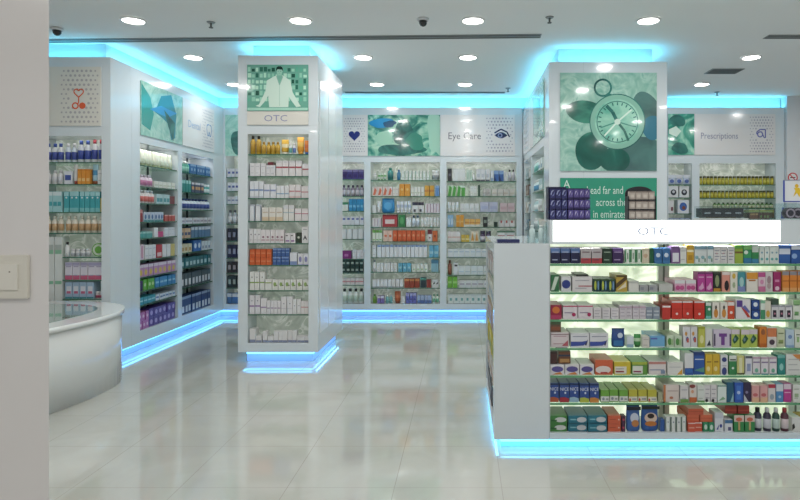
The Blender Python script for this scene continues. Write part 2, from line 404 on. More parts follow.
p = MB(); p.prism(lo(shrink(cap, .02)), .001, .63, mat('d6d9d8', .12, .5), smooth=True); p.build('curved_body', desk)
p = MB(); p.prism(lo(cap), .63, .672, mat('e4e7e6', .12, .5), smooth=True); p.build('desk_top', desk)
p = MB(); p.prism(lo(shrink(cap, .22)), .6725, .677, mat('8fa39d', .08, .9)); p.build('glass_inset', desk)

# ------------------------------------------------------------------ products
ORD = 'first second third fourth fifth sixth seventh eighth ninth tenth eleventh twelfth thirteenth fourteenth fifteenth sixteenth seventeenth eighteenth nineteenth twentieth twenty-first twenty-second twenty-third twenty-fourth'.split()
NUM = 'one two three four five six seven eight nine ten eleven twelve thirteen fourteen fifteen sixteen seventeen eighteen nineteen twenty twenty-one twenty-two twenty-three twenty-four'.split()
def soft(h, k=.14, g=.93):
    c = [int(h[i:i+2], 16) for i in (0, 2, 4)]; y = .3*c[0]+.59*c[1]+.11*c[2]
    return ''.join('%02x' % int(max(0, min(255, (v+(y-v)*k)*g))) for v in c)
def design(b, w, h, y, ops, rough=.35):
    if ops == '-': return
    e = 0.0006
    for k, op in enumerate(ops.split(';')):
        t = op.split(':'); yy = y - e*(k+1)
        c, a, col = t[0], t[1], t[-1]; m = mat(soft(col), rough)
        if c == 'T': b.rect(-w/2, h*(1-float(a)), w/2, h, yy, m)
        elif c == 'B': b.rect(-w/2, 0, w/2, h*float(a), yy, m)
        elif c == 'R': q = [float(v) for v in a.split(',')]; b.rect(-w/2+q[0]*w, q[1]*h, -w/2+q[2]*w, q[3]*h, yy, m)
        elif c == 'O': q = [float(v) for v in a.split(',')]; r = q[2]*min(w, h); b.disc(-w/2+q[0]*w, q[1]*h, r, yy, m, 14)
        elif c == 'E': q = [float(v) for v in a.split(',')]; b.disc(-w/2+q[0]*w, q[1]*h, q[2]*w, yy, m, 16, rz=q[3]*h)
        elif c == 'G': q = [float(v) for v in a.split(',')]; b.poly([(-w/2+q[i]*w, q[i+1]*h) for i in range(0, len(q), 2)], yy, m)
        elif c == 'L':
            n = int(a)
            for i in range(n): z = h*(.72 - .5*i/max(1, n-1)); b.rect(-w*.36, z, w*(.36-.14*(i % 2)), z+h*.055, yy, m)
        elif c == 'W': q = a.split(','); b.text(q[0], -w/2+float(q[1])*w, float(q[2])*h, float(q[3])*h, yy, m, maxw=w*.92, sx=1.1)
def product(kind, w, h, base, ops, depth):
    """returns [(part name or None, mesh)]"""
    base = soft(base); m = mat(base, .38); P = []
    o = {t.split(':')[0]: soft(t.split(':')[-1]) for t in ops.split(';')} if ops != '-' else {}
    capc = mat(o.get('C', 'e4e6e6'), .35); lab = mat(o.get('M', o.get('B', o.get('T', base))), .4)
    clean = ';'.join(t for t in ops.split(';') if t[0] not in 'CM') or '-'
    if kind in 'bf':
        d = depth; b = MB(); b.box(-w/2, w/2, -d/2, d/2, 0, h, m)
        side = mat(base, .38)
        design(b, w, h, -d/2, clean)
        if w > .03:   # glued top flap and seam
            b.rect(-w*.5, h*.985, w*.5, h, -d/2-.0008, side)
        P.append((None, b.mesh('body')))
    elif kind in 'cj':
        r = w/2; ry = min(r, depth/2); b = MB(); hc = h*(.18 if kind == 'c' else .24)
        sh = h-hc; sr = .55 if kind == 'c' else .94
        z = [(0, .9*r, .9*ry), (.03*sh, r, ry), (.16*sh, r, ry), (.16*sh+1e-4, r*1.005, ry*1.005), (.66*sh, r*1.005, ry*1.005), (.66*sh+1e-4, r, ry), (.84*sh, .97*r, .97*ry), (.95*sh, (sr+.1)*r*.9, (sr+.1)*ry*.9), (sh, sr*r*.85, sr*ry*.85)]
        b.loft(z, 12, mats=[m, m, m, lab, m, m, m, m]); P.append((None, b.mesh('body')))
        c = MB(); c.loft([(sh-.001, sr*r, sr*ry), (h-.004, sr*r, sr*ry), (h, sr*r*.85, sr*ry*.85)], 12, mats=[capc, capc]); P.append(('cap', c.mesh('cap')))
    elif kind == 't':
        r = w/2; ry = min(r, depth/2)*.8; hc = h*.16; b = MB()
        b.loft([(hc-.001, .8*r, ry*.8), (hc+.05*h, .95*r, ry), (h*.45, .97*r, ry*.75), (h*.45+1e-4, .97*r, ry*.75), (h*.7, r, ry*.45), (h*.96, r, .003), (h, r, .002)], 12, mats=[m, m, m, lab, m, m])
        P.append((None, b.mesh('body')))
        c = MB(); c.loft([(0, .72*r, ry*.75), (hc, .78*r, ry*.8)], 12, mats=[capc]); P.append(('cap', c.mesh('cap')))
    elif kind == 'g':
        b = MB(); r = w/2; d = depth/2
        b.loft([(0, r*.8, d*.5), (.08*h, r*.98, d*.9), (.4*h, r, d), (.75*h, r*.95, d*.7), (.93*h, r*.93, d*.15), (h, r*.95, d*.08)], 16, mats=[m]*5)
        design(b, w, h, -d-.001, clean); P.append((None, b.mesh('body')))
        c = MB(); c.box(-r*.95, r*.95, -d*.09, d*.09, h-.001, h*1.05, capc if 'C' in o else m); P.append(('seal', c.mesh('seal')))
    elif kind == 'o':   # flat round pack standing on edge
        b = MB(); n = 20; r = h/2; d = min(depth, .05)
        f = [(r*.98*math.cos(2*PI*i/n), r + r*math.sin(2*PI*i/n)) for i in range(n)]
        b.poly(f, -d/2, m); b.face([(x, d/2, z) for x, z in f][::-1][::-1], m)
        for i in range(n):
            a, c = f[i], f[(i+1) % n]; b.face([(a[0], -d/2, a[1]), (a[0], d/2, a[1]), (c[0], d/2, c[1]), (c[0], -d/2, c[1])], m)
        b.ring(0, r, r*.55, r*.85, -d/2-.001, lab, 20); P.append((None, b.mesh('body')))
    return P
KN = {'b': 'carton', 'f': 'carton', 'c': 'bottle', 'j': 'jar', 't': 'tube', 'g': 'pouch', 'o': 'round_pack'}
CAT = {'carton': 'box', 'medicine_box': 'box', 'skincare_box': 'box', 'toiletry_box': 'box', 'round_pack': 'pack'}
used_labels = {}
def fill(f, bayname, boxname, spec, conv, scale, yoff=.02, maxd=.24, aisle=1):
    """spec: list of (z, shelf phrase, lines); line: px0 px1 hpx n kind base ops [@raise] | description"""
    for z, phrase, lines in spec:
        runs = []
        for ln in lines.strip().split('\n'):
            a, desc = [t.strip() for t in ln.split('|')]; t = a.split(); rs = 0
            if t[-1][0] == '@': rs = float(t.pop()[1:])
            p0, p1, hp, n, kind, base, ops = t
            runs.append([float(p0), float(p1), float(hp), n, kind, base, ops, rs, desc])
        tot = {}
        for r in runs: tot[r[8]] = tot.get(r[8], 0) + int(r[3].split('x')[0])
        seen = {}
        for p0, p1, hp, n, kind, base, ops, rs, desc in runs:
            st = 2 if 'x' in n else 1; cnt = int(n.split('x')[0]); stn = int(n.split('x')[1]) if st == 2 else 1
            u0, u1 = conv(p0), conv(p1); sc = scale((p0+p1)/2); h = hp/sc/stn; wd = (u1-u0)/cnt
            dp = maxd if kind == 'f' else (min(maxd, max(.05, wd*1.6)) if kind == 'b' else wd)
            if kind == 'g': dp = min(wd*.5, .12)
            gap = .0015 if wd < .05 else .003
            parts = product(kind, wd-gap*2, h-(.002 if stn > 1 else 0), base, ops, dp-gap)
            nm = KN[kind]
            if nm == 'carton': nm = boxname
            src = None
            for i in range(cnt):
                for k in range(stn):
                    zz = z + (rs/sc if rs else 0) + k*h + .0008
                    jy = random.uniform(0, .012); loc = f.w(u0+wd*(i+.5), yoff+dp/2+jy + (.012 if rs else 0), zz)
                    rz = f.rz + random.uniform(-.03, .03)*(0.2 if wd > .08 or maxd > .17 else 1)
                    if src is None:
                        o = bpy.data.objects.new(nm, parts[0][1]); C.objects.link(o); ch = []
                        for pn, me in parts[1:]:
                            c = bpy.data.objects.new(pn, me); C.objects.link(c); c.parent = o; ch.append(c)
                        src = (o, ch)
                    else:
                        o = src[0].copy(); C.objects.link(o)
                        for c in src[1]: d = c.copy(); C.objects.link(d); d.parent = o
                    o.location = loc; o.rotation_euler = (0, 0, rz)
                    j = seen.get(desc, 0) + i
                    pos = '' if tot[desc] == 1 else f', {ORD[j]} of {NUM[tot[desc]-1]}'
                    stw = '' if stn == 1 else (', lower' if k == 0 else ', upper' if k == stn-1 else ', middle')
                    lb = f'{desc}{stw}{pos}, {phrase}'
                    if pos and len(lb.split()) <= 14: lb = lb.replace(pos, pos + ' from left')
                    if lb in used_labels: print('DUP', lb)
                    if len(lb.split()) > 16: print('LONG', lb)
                    used_labels[lb] = 1
                    o['label'] = lb; o['category'] = CAT.get(nm, nm)
                    o['group'] = f'{desc} on {phrase}'
            seen[desc] = seen.get(desc, 0) + cnt
def rowsG(i): return f'{["top","second","third","fourth","fifth","sixth","bottom"][i]} counter shelf'
G = [
'''551 581 15.5 3 f 1d2250 T:.3:5f86c4;L:2:b8c4e6 | navy carton with pale blue top
581 603 15.5 2 f b9b4b6 B:.35:c23a44;L:2:6c4a58 | grey carton with red foot
603 613 15.5 1 f 1f3d2a L:2:9db4a0 | dark green carton
613 624.5 15.5 1 f 3d2360 T:.2:6a4a94;L:2:b7a3d6 | deep purple carton
625.5 643 15.5 3 b e3eee2 R:0,.1,.22,.9:2f8c52;R:.78,.1,1,.9:2f8c52;R:.4,.3,.6,.7:7c9c84 | white carton with green edges
643 651 15.5 1 b d8cdb4 O:.5,.5,.3:c9a98c | cream carton
651 655 15.5 1 b 17663f - | slim dark green carton
655 671.5 15.5 2 b 2f6fae O:.5,.55,.3:cfe0f2;B:.2:3a7cbd | blue carton with white figure
672 681.5 17.5 1 b 7d5a96 R:.14,.1,.86,.62:dfe2ec | purple framed carton
681.5 688 17 1 b dcdfdc L:2:b8bcc0 | plain pale carton
688 695.5 18.8 1 b d9a92c R:0,.62,1,.74:efe6b8;R:.2,.2,.8,.45:b5851a | tall yellow carton
695.5 715 18 3 b d3dfe0 O:.35,.35,.3:7fb3bc;T:.2:7fa9c0;R:.6,.1,.8,.3:5f8c6c | pale carton with teal spots
715 736 17.5 3 b dadada L:4:9096a4;R:.3,.55,.6,.62:c49aa0 | white carton with grey text
736 745 18.8 1 b 9dbb3c T:.2:62b846;R:0,.55,1,.65:7a5a2a | lime green carton
745 754 18.8 1 b 2f9e5e T:.25:7bc86a;B:.3:2f7fae;O:.3,.6,.25:d8eadb | green carton with blue foot
754 761 19 1 b 2f8f4e T:.4:d8e4dc;B:.25:3c8cba | green and white carton
761 781 18.5 4 b dde8e4 O:.5,.25,.3:5fb0b0;O:.5,.6,.22:78a8bc | white carton with teal dots
781 793 18.8 1 b 2d63b8 R:0,.5,1,.8:d7e2f4;T:.2:3a70c8 | blue carton with white band
793 816 18.8 2 b 2458ae O:.3,.4,.25:8fb4e6;T:.25:dfe8f4 | bright blue carton''',
'''551 560 17 1 f 2f7a48 G:0,.1,.5,.9,1,.9,.4,.1:cfe4d2 | green carton with white slash
561.5 572 15.5 1 f dcdfe2 O:.5,.5,.46:2b3f94 | white carton with blue disc
572.5 593 15.5 1 f e0dedf R:.3,.35,1,.42:b94a58;L:2:b0aeb8 | wide white carton with red line
577 590 1.6 1 f 2c322c - @15.8 | flat dark leaflet
594 616 13 3 f 17434a E:.3,.5,.16,.36:b8c83c;E:.72,.5,.12,.36:6f9cc8;T:.12:3a5a30 | dark teal carton with lime figure
616.5 628.5 17 1 f c8a63c G:0,.5,1,1,1,.75,0,.2:5b4420;G:.1,.1,.9,.6,.9,.3:e9dfc0;T:.12:5a4a22 | ochre carton with brown slash
629 640 11 1 f dfe0da T:.2:c0c4be | short pale carton
640 659 7 2 f a7abb0 R:.1,.3,.5,.7:868c98 | low grey carton
659.5 674 8 1 f c3c6c2 - | low light grey carton
675.5 698 12 2 f e8a9cb T:.3:dadfe0;O:.3,.35,.22:cf4f92;O:.7,.35,.22:cf4f92 | pink and white carton
698.5 714.5 20 2 b c43a9e G:.1,.15,.7,.5,.9,.2,.5,.1:e6a8d4;T:.1:7a2f70;L:2:e5b0d8 | magenta carton
715 723 20 1 b 1c2420 B:.18:c98d24;E:.5,.55,.3,.3:8c9c6c;T:.1:3c4438 | black carton with gold foot
723 731.5 20 1 b ea9886 E:.6,.32,.3,.26:23191c;T:.14:e7d8d4 | salmon carton with dark hair
731.5 739 20 1 b e4e3d4 E:.5,.8,.25,.14:d7b23c;E:.5,.35,.2,.15:9fb48c | white carton with yellow flower
739 747.5 20 1 b 3d9aa6 B:.3:7f8fcc;E:.5,.5,.3,.25:9fd0d0 | teal carton
747.5 759.5 20 1 b e6e2d8 T:.35:e69a2c;R:.2,.55,.8,.62:b86a20 | white carton with orange top
759.5 767.5 20 1 b e2c6d2 T:.25:c84f94;E:.5,.5,.25,.12:d88cb4;B:.28:d2709f | blush carton with pink top
767.5 775 20 1 b d5cfd0 E:.5,.6,.3,.2:a98c94;E:.5,.3,.3,.15:bca4a8 | greyish rose carton
775 783 20 1 b a8246a R:.2,.5,.8,.62:d889b4;O:.5,.18,.3:e9c9da | crimson carton
784 815 21 4 b e8862a T:.2:8f9098;R:0,.5,1,.55:b85c14;B:.2:efa860 | orange carton with grey top''',
'''550.5 562.5 14.5 1 f a81f44 E:.5,.65,.34,.24:e2762e;B:.3:c23a68 | crimson carton with orange sun
563 594 14 2 f e3dbe2 T:.1:c43a66;R:.1,.45,.7,.52:9f94ac;O:.75,.35,.14:b92c62 | long white carton with magenta spot
594 620 11.5 3 f ddd9df L:3:a6a2b0 | low white carton
620 647 14 4 f d6d0d8 L:3:a79fb2;R:0,.85,1,.9:b87fa0 | white carton with mauve text
647 661 12.5 2 f 8f9db0 R:.1,.3,.9,.4:c8d2dc;R:.1,.6,.9,.7:c8d2dc | blue grey carton
663 672 14 1 f d2342a T:.15:e8dcdc | small red carton
672.5 706 18.5 3 f e03322 T:.1:ded6d6;O:.5,.3,.12:f3d9d4;R:0,.55,1,.57:b8261c | big red carton with white dot
707 713 17 1 b 2f8f62 T:.2:d9e2dc;B:.2:6fc4bc;O:.6,.6,.25:e6efe9 | narrow green carton
713.5 729.5 17 2 b e7e3da E:.5,.35,.3,.26:d98c30;E:.5,.7,.15,.12:4f4a40 | white carton with orange figure
729.5 736.5 17.5 1 b e2502c T:.22:e8e0dc;O:.5,.38,.22:f6e3de | vermilion carton
737 752.5 20 1 b e4e2e8 R:.05,.62,.45,.95:5c3f9c;G:.35,.6,.55,.62,1,.1,.8,.1:cf4038;G:.4,.6,.6,.72,.95,.4,.9,.3:6a6cb8 | white carton with purple square
753 761.5 20 1x2 b 2450a4 O:.5,.5,.3:e2ecf6;T:.1:18397c | blue carton with white tree
762 767 19 1 b dbe9df B:.5:3f9c6c;T:.15:7fc49c | slim green and white carton
767 773 18 1 b e3dfcf E:.5,.3,.35,.2:d8a83c | slim cream carton
773.5 794 14 3 b dcdce2 R:.2,.15,.75,.65:2c2434;O:.5,.4,.16:c07a94;T:.12:9fa4b0 | white carton with black picture
774 782 6 1 b 3f5a4a - @14.3 | small dark green carton
794.5 816 19.5 3 b dfe9dc R:.2,.2,.8,.4:6fae62;T:.25:8cc07c;L:2:5c8c5c | white carton with leaf green top''',
'''551 570 15 1 f e1d6da L:2:c09aa4;G:.6,.1,.95,.5,.95,.1:c45a68;R:0,.85,1,.9:8c6a70 | white carton with rose triangle
550.5 562.5 10.6 1 f 7c5a44 T:.3:5f7a50;R:.1,.15,.9,.5:a0583c @15.3 | brown and green carton
571 609.5 14.5 2 f e0e2ea G:0,.1,.7,.15,.95,.5,.6,.42,0,.42:3b52b0;R:.1,.75,.9,.8:8890a8;G:.75,.2,.95,.6,.85,.15:2c3568 | white carton with blue wave
612.5 627 18 1 g 1f4f9c O:.6,.68,.2:cfe0f4;R:.1,.1,.8,.4:2c74b8;C:x:173a74 | rounded navy pouch
628 635 11 1 b d5e2ea B:.3:8fb8d0 | pale blue small carton
635.5 643 13 1 t 3f9c4c C:x:2f6f3a;M:x:bfe0b8 | green tube
643 650.5 11 1 b d9d6cf L:2:a8a4a0 | short greyish carton
651 666.5 11.5 1 f 6db4e8 R:.05,.7,.5,.85:5a6cc0;B:.1:d0e8f6 | sky blue carton
668 683 12 2 f c8dcc0 E:.4,.5,.28,.3:4f9440;R:.6,.2,.9,.7:9fc48c | pale green carton
684 699.5 21 2 b dddee4 E:.4,.66,.18,.1:d99a44;E:.6,.4,.22,.12:5f6cac;R:.5,.25,.8,.45:cf5a4c | tall white carton with orange mark
699.5 706.5 21 1 b c3c648 E:.5,.4,.3,.2:e2e29c;T:.1:9ea82c | olive yellow carton
706.5 714.5 19 1 b dcdfdc G:.2,.1,.8,.1,.6,.4:39424a | white carton with dark boat
714.5 733 18.5 1 b d5cbe2 R:.02,.1,.1,.75:3c2f56;R:.9,.1,.98,.75:3c2f56;R:.3,.6,.75,.78:7a3f9c;R:.42,.15,.62,.62:7a3f9c | lilac carton with purple T
733 760 18.5 3 b b7cf52 T:.28:dcd0dc;G:.1,.4,.5,.72,.9,.5,.6,.28,.3,.2:1f5c38;E:.4,.45,.14,.1:6c8c9c | lime carton with dark leaf
761 768.5 21 1 b e07f24 E:.5,.75,.3,.14:9c5a30;B:.2:c86414 | orange upright carton
768.5 778.5 20 1 b e3ddd8 T:.45:dc7c48;E:.5,.28,.3,.14:4c3c4c | white carton with apricot top
779 787.5 19 1 b cfd8b4 R:.2,.2,.8,.4:8fa85c;L:2:7a8c5c | sage carton
787.5 796.5 18 1 b bcd6ec O:.5,.6,.25:6f92c8;B:.15:8fb4dc | ice blue carton
796.5 816 18 3 b dfe6da R:.3,.3,.7,.6:8fbc7c;R:.2,.7,.8,.75:5c6a5c | white carton with green patch''',
'''550.5 595 10.5 3 f e3e1e6 E:.5,.56,.42,.28:5a52a0;G:.1,.05,.9,.05,.7,.3,.4,.2:e0853c | white carton with violet oval
550.5 558.5 12 1 b 4f2c2a T:.15:38201e @11 | dark brown carton behind
559 572 12 1 b 7a4a30 R:0,.6,1,.75:2c3c58;R:.1,.1,.9,.4:b8884c @11 | brown carton with navy stripe
595.5 614 15 1 f e3643c E:.45,.35,.44,.26:e8dcd8;R:.3,.1,.7,.2:c03a3c | orange red carton
614.5 632 13 1 f d9c02c R:.05,.1,.75,.65:e8e6d8;R:.1,.2,.6,.32:9c3c3c;R:.1,.45,.6,.5:8c8c9c | yellow carton with white window
632.5 649 13 1 f 5f9c3c R:.05,.1,.7,.7:e0e6da;R:.1,.2,.6,.32:9c3c5c;T:.2:a9bc3c | leaf green carton with white window
649.5 667.5 13.5 1 f e1d9da T:.2:c8847c;R:.05,.35,.9,.42:8c9cb8;R:.7,.1,.95,.35:7f94b4 | white carton with salmon top
668 684.5 13 1 f dfe0dc G:.6,.05,.95,.05,.95,.5:e0a02c;R:.1,.6,.9,.65:b8bcc0 | white carton with amber corner
685.5 695 22 1 b dde0e4 B:.32:2a5cb4;E:.5,.2,.4,.1:2f6fc4 | tall white carton with blue foot
695 706.5 23 1 b 2759b4 R:.1,.66,.95,.7:cfdcf0;G:0,.2,1,.35,1,.1:4f9c8c;T:.15:24418c | tall royal blue carton
706.5 721.5 21 2 b dcb429 R:.2,.6,.8,.66:8c6a18;E:.4,.3,.25,.12:efdc8c | tall yellow carton with brown line
721.5 729.5 20 1 b dfe2e8 E:.5,.78,.35,.12:2f3f88;E:.5,.2,.35,.2:34448c;R:.2,.45,.8,.5:b8bcc8 | white carton with navy circles
730 738.5 20 1 b 2f8c4c T:.3:dfe8e0;O:.5,.35,.16:dff0e2;R:.1,.74,.9,.8:2c3c38 | green carton with white top
738.5 746.5 19 1 b d8d680 R:.3,.1,.7,.9:e6e6b8;B:.1:5f5f38 | pale yellow carton
747 754 19 1 b dce0ea R:.2,.2,.8,.6:8fa0c8;T:.12:5f6470 | white carton with blue panel
754.5 779 18 3 b e2dfe6 R:.05,.66,.95,.74:8c7ca4;E:.5,.25,.24,.12:6cb89c;T:.1:c8aac0;B:.08:4c9ca4 | white carton with mauve line
779 787.5 20 1 b 219088 E:.5,.4,.26,.18:8fd0c8;T:.15:6fbcb4 | teal upright carton
787.5 804 21 1 b dfe2e0 G:.35,1,1,1,1,.6:dd8a3c;L:3:b8bcc0 | white carton with orange corner
804.5 816 20 1 b dde0de T:.2:dd7f34 | white carton with thin orange top''',
'''549.8 559.8 19 1 f 2c50a4 T:.1:16305f;W:NICE,.5,.7,.17:dfe8f6;E:.6,.5,.1,.06:cfdcf0;G:.0,.0,1,0,1,.2,.5,.28,0,.25:c85a34 | blue NICE carton with orange fruit
559.8 570 19 1 f 2c50a4 T:.1:16305f;W:NICE,.5,.7,.17:dfe8f6;E:.6,.5,.1,.06:cfdcf0;G:.0,.0,1,0,1,.2,.5,.28,0,.25:b82c3c | blue NICE carton with red fruit
570 580 19 1 f 2c50a4 T:.1:16305f;W:NICE,.5,.7,.17:dfe8f6;E:.6,.5,.1,.06:cfdcf0;G:.0,.0,1,0,1,.2,.5,.28,0,.25:9cc4dc | blue NICE carton with icy foot
580 590 19 1 f 2c50a4 T:.1:16305f;W:NICE,.5,.7,.17:dfe8f6;E:.6,.5,.1,.06:cfdcf0;G:.0,.0,1,0,1,.2,.5,.28,0,.25:b8c43c | blue NICE carton with lime fruit
590 600 19 1 f 2c50a4 T:.1:16305f;W:NICE,.5,.7,.17:dfe8f6;E:.6,.5,.1,.06:cfdcf0;G:.0,.0,1,0,1,.2,.5,.28,0,.25:d88a34 | blue NICE carton with amber fruit
601 629 12.5 3 f 6fb03c R:0,.08,1,.5:dfe2dc;E:.3,.3,.16,.12:8c98a8;R:.6,.2,.9,.35:9ca8a0 | green topped low carton
629.5 658 12.5 3 f c4bc34 R:0,.08,1,.45:e2e0cc;E:.15,.2,.1,.12:c83c34;R:.4,.2,.9,.32:9ca0a8 | yellow topped low carton
659 664 10 1 f a8ac8c - | small drab carton
664.5 681 17.5 1 b e0d2cc R:0,0,.14,1:cf7c44;R:.25,.62,.95,.66:a88c8c;E:.5,.25,.12,.08:c87c5c | peach carton with orange spine
681 690 17 1 b dcdada B:.2:6fa04c;L:2:aab0b8 | white carton with grassy foot
690.5 698.5 18 1 b e2d8d2 E:.4,.9,.4,.12:8c3c34;B:.28:d86a34;E:.4,.6,.2,.1:e0a07c | white carton with orange foot
698.5 706 17 1 b dbe2dc B:.12:5fa050;L:2:b0bcb4 | pale mint carton
706 718.5 17.5 2 b dedce0 E:.35,.1,.24,.1:16181c;L:3:a8a8b4 | white carton with black spot
718.5 728 17.5 1 b dbe8e4 T:.08:3f8c7c;G:.1,.1,.9,.2,.6,.35:7fb48c | white carton with teal rim
728 735.5 20 1 b 1f5f84 G:.5,0,1,0,1,.5:8fc0cc | deep teal carton
735.5 745 20 1 b 2a5cc4 R:.2,.15,.75,.85:3c78d8;O:.45,.5,.2:b8ccf0 | cobalt carton
745.5 753 20 1 b 332a50 G:.0,0,.7,0,0,.4:c8ccd8;O:.4,.5,.2:8c84b0 | dark aubergine carton
753 769.5 17 2 b e6a8a8 E:.45,.45,.34,.1:d0646c;B:.3:e8b890 | salmon pink carton
769.5 777.5 18.5 1 b dfdada T:.22:c2344c;E:.5,.3,.3,.16:9caab8 | white carton with red top
777.5 785.5 18.5 1 b 4f94d4 T:.4:d8e0ea;O:.5,.3,.2:a8ccee | light blue and white carton
785.5 794 18.5 1 b cf3c9c T:.3:e2d0e2;R:.1,.5,.9,.55:f0c0e0 | pink carton with lilac top
794.5 816 18 3 b dfe4dc R:.2,.3,.8,.5:9cb890;L:2:a8b0a8 | white carton with sage panel''',
'''549.8 568 16.5 1x2 f 3f8c3c E:.62,.5,.34,.32:cfd6d2;R:.05,.3,.4,.5:2c6c34 | green and silver carton
568.5 608 16.5 2x2 f 237c94 E:.7,.5,.26,.34:c9ced2;R:.1,.45,.4,.6:7fc4d0;B:.1:1c5c70 | petrol and silver carton
608.5 622 16.5 1x2 f e0603c R:.1,.5,.6,.56:9c3424;O:.85,.5,.1:f0c8b8 | coral carton
622.3 626.5 16.5 1x2 b 4c1f44 O:.5,.5,.3:c83c5c | slim plum carton
627 642 25.5 1 g 3a6cb8 T:.14:10182c;E:.55,.55,.3,.2:c8d4e8;E:.6,.34,.26,.14:c87c3c;C:x:10182c | blue diaper pouch with black top
642.5 661 25.7 1 g 2f62b4 T:.12:10201c;E:.5,.55,.36,.2:e0c4b0;E:.5,.62,.2,.1:2c1c1c;E:.5,.32,.34,.1:c8742c;C:x:10201c | bigger blue diaper pouch
661.5 666 12 1 b 2c5aa8 - | slim blue carton
666.5 688 15 4 b dfe4e0 R:0,0,.14,1:5f7c6c;R:.86,0,1,1:5f7c6c;O:.5,.65,.14:7c8ca0 | white carton with dark green edges
689 704 9 2 f e0583c R:.1,.4,.9,.5:efb8a4;T:.1:efe0dc | orange red low carton
689 715 7 2 f e46a44 R:0,.5,1,.56:b8442c @9.2 | coral sleeve stacked above
690 706 6 1 f d85c3c R:0,.5,1,.56:a83c24 @16.4 | coral sleeve topmost
704.5 715.5 9 2 b 2c9460 E:.5,.5,.3,.3:cfe6d8 | small green carton
716 725.5 19 1 b dde0e8 G:.2,.1,.5,.4,.4,.1:3a4ca4;E:.7,.3,.15,.1:3a4ca4;T:.3:c8ccd8 | white carton with ink mark
726 734.5 12 1 b dfe2ea T:.3:3c74a8;R:.4,.1,.8,.4:5c5c8c | short white and blue carton
735 756.5 17 2 b 2f8f4c T:.4:e2c8bc;E:.5,.74,.32,.12:d8684c;R:.4,.1,.6,.6:c8a86c | green carton with pink top
727 752 8 2 f 9c2c20 R:0,.4,1,.5:c84c34 @17.6 | dark red sleeve
757 766 23 1 c 2c2f4c M:x:d2d4dc;C:x:16181c | navy bottle with grey label
766.3 775 23 1 c 38304c M:x:cfd2dc;C:x:e2e2e4 | violet black bottle
775.3 783.5 23 1 c 1c4c40 M:x:c0d8d0;C:x:e2e2e4 | dark green bottle
783.8 792.5 23 1 c 5c2c3c M:x:dcccd0;C:x:b8303c | maroon bottle
793.5 804 14 1 b e0e0de G:0,.1,.3,.3,.2,.6,0,.5:2c2c2c | white carton with black blot
804.5 816 14 1 b d8a83c - | amber carton''']
convG = lambda p: wx(p, DG) - xg1
specG = []
zG = zs_of(yG, sG) + [ZG0]
for i, t in enumerate(G): specG.append((zG[i], rowsG(i), t))
fill(fG, 'counter', 'carton', specG, convG, lambda p: sG, yoff=.016, maxd=.20)

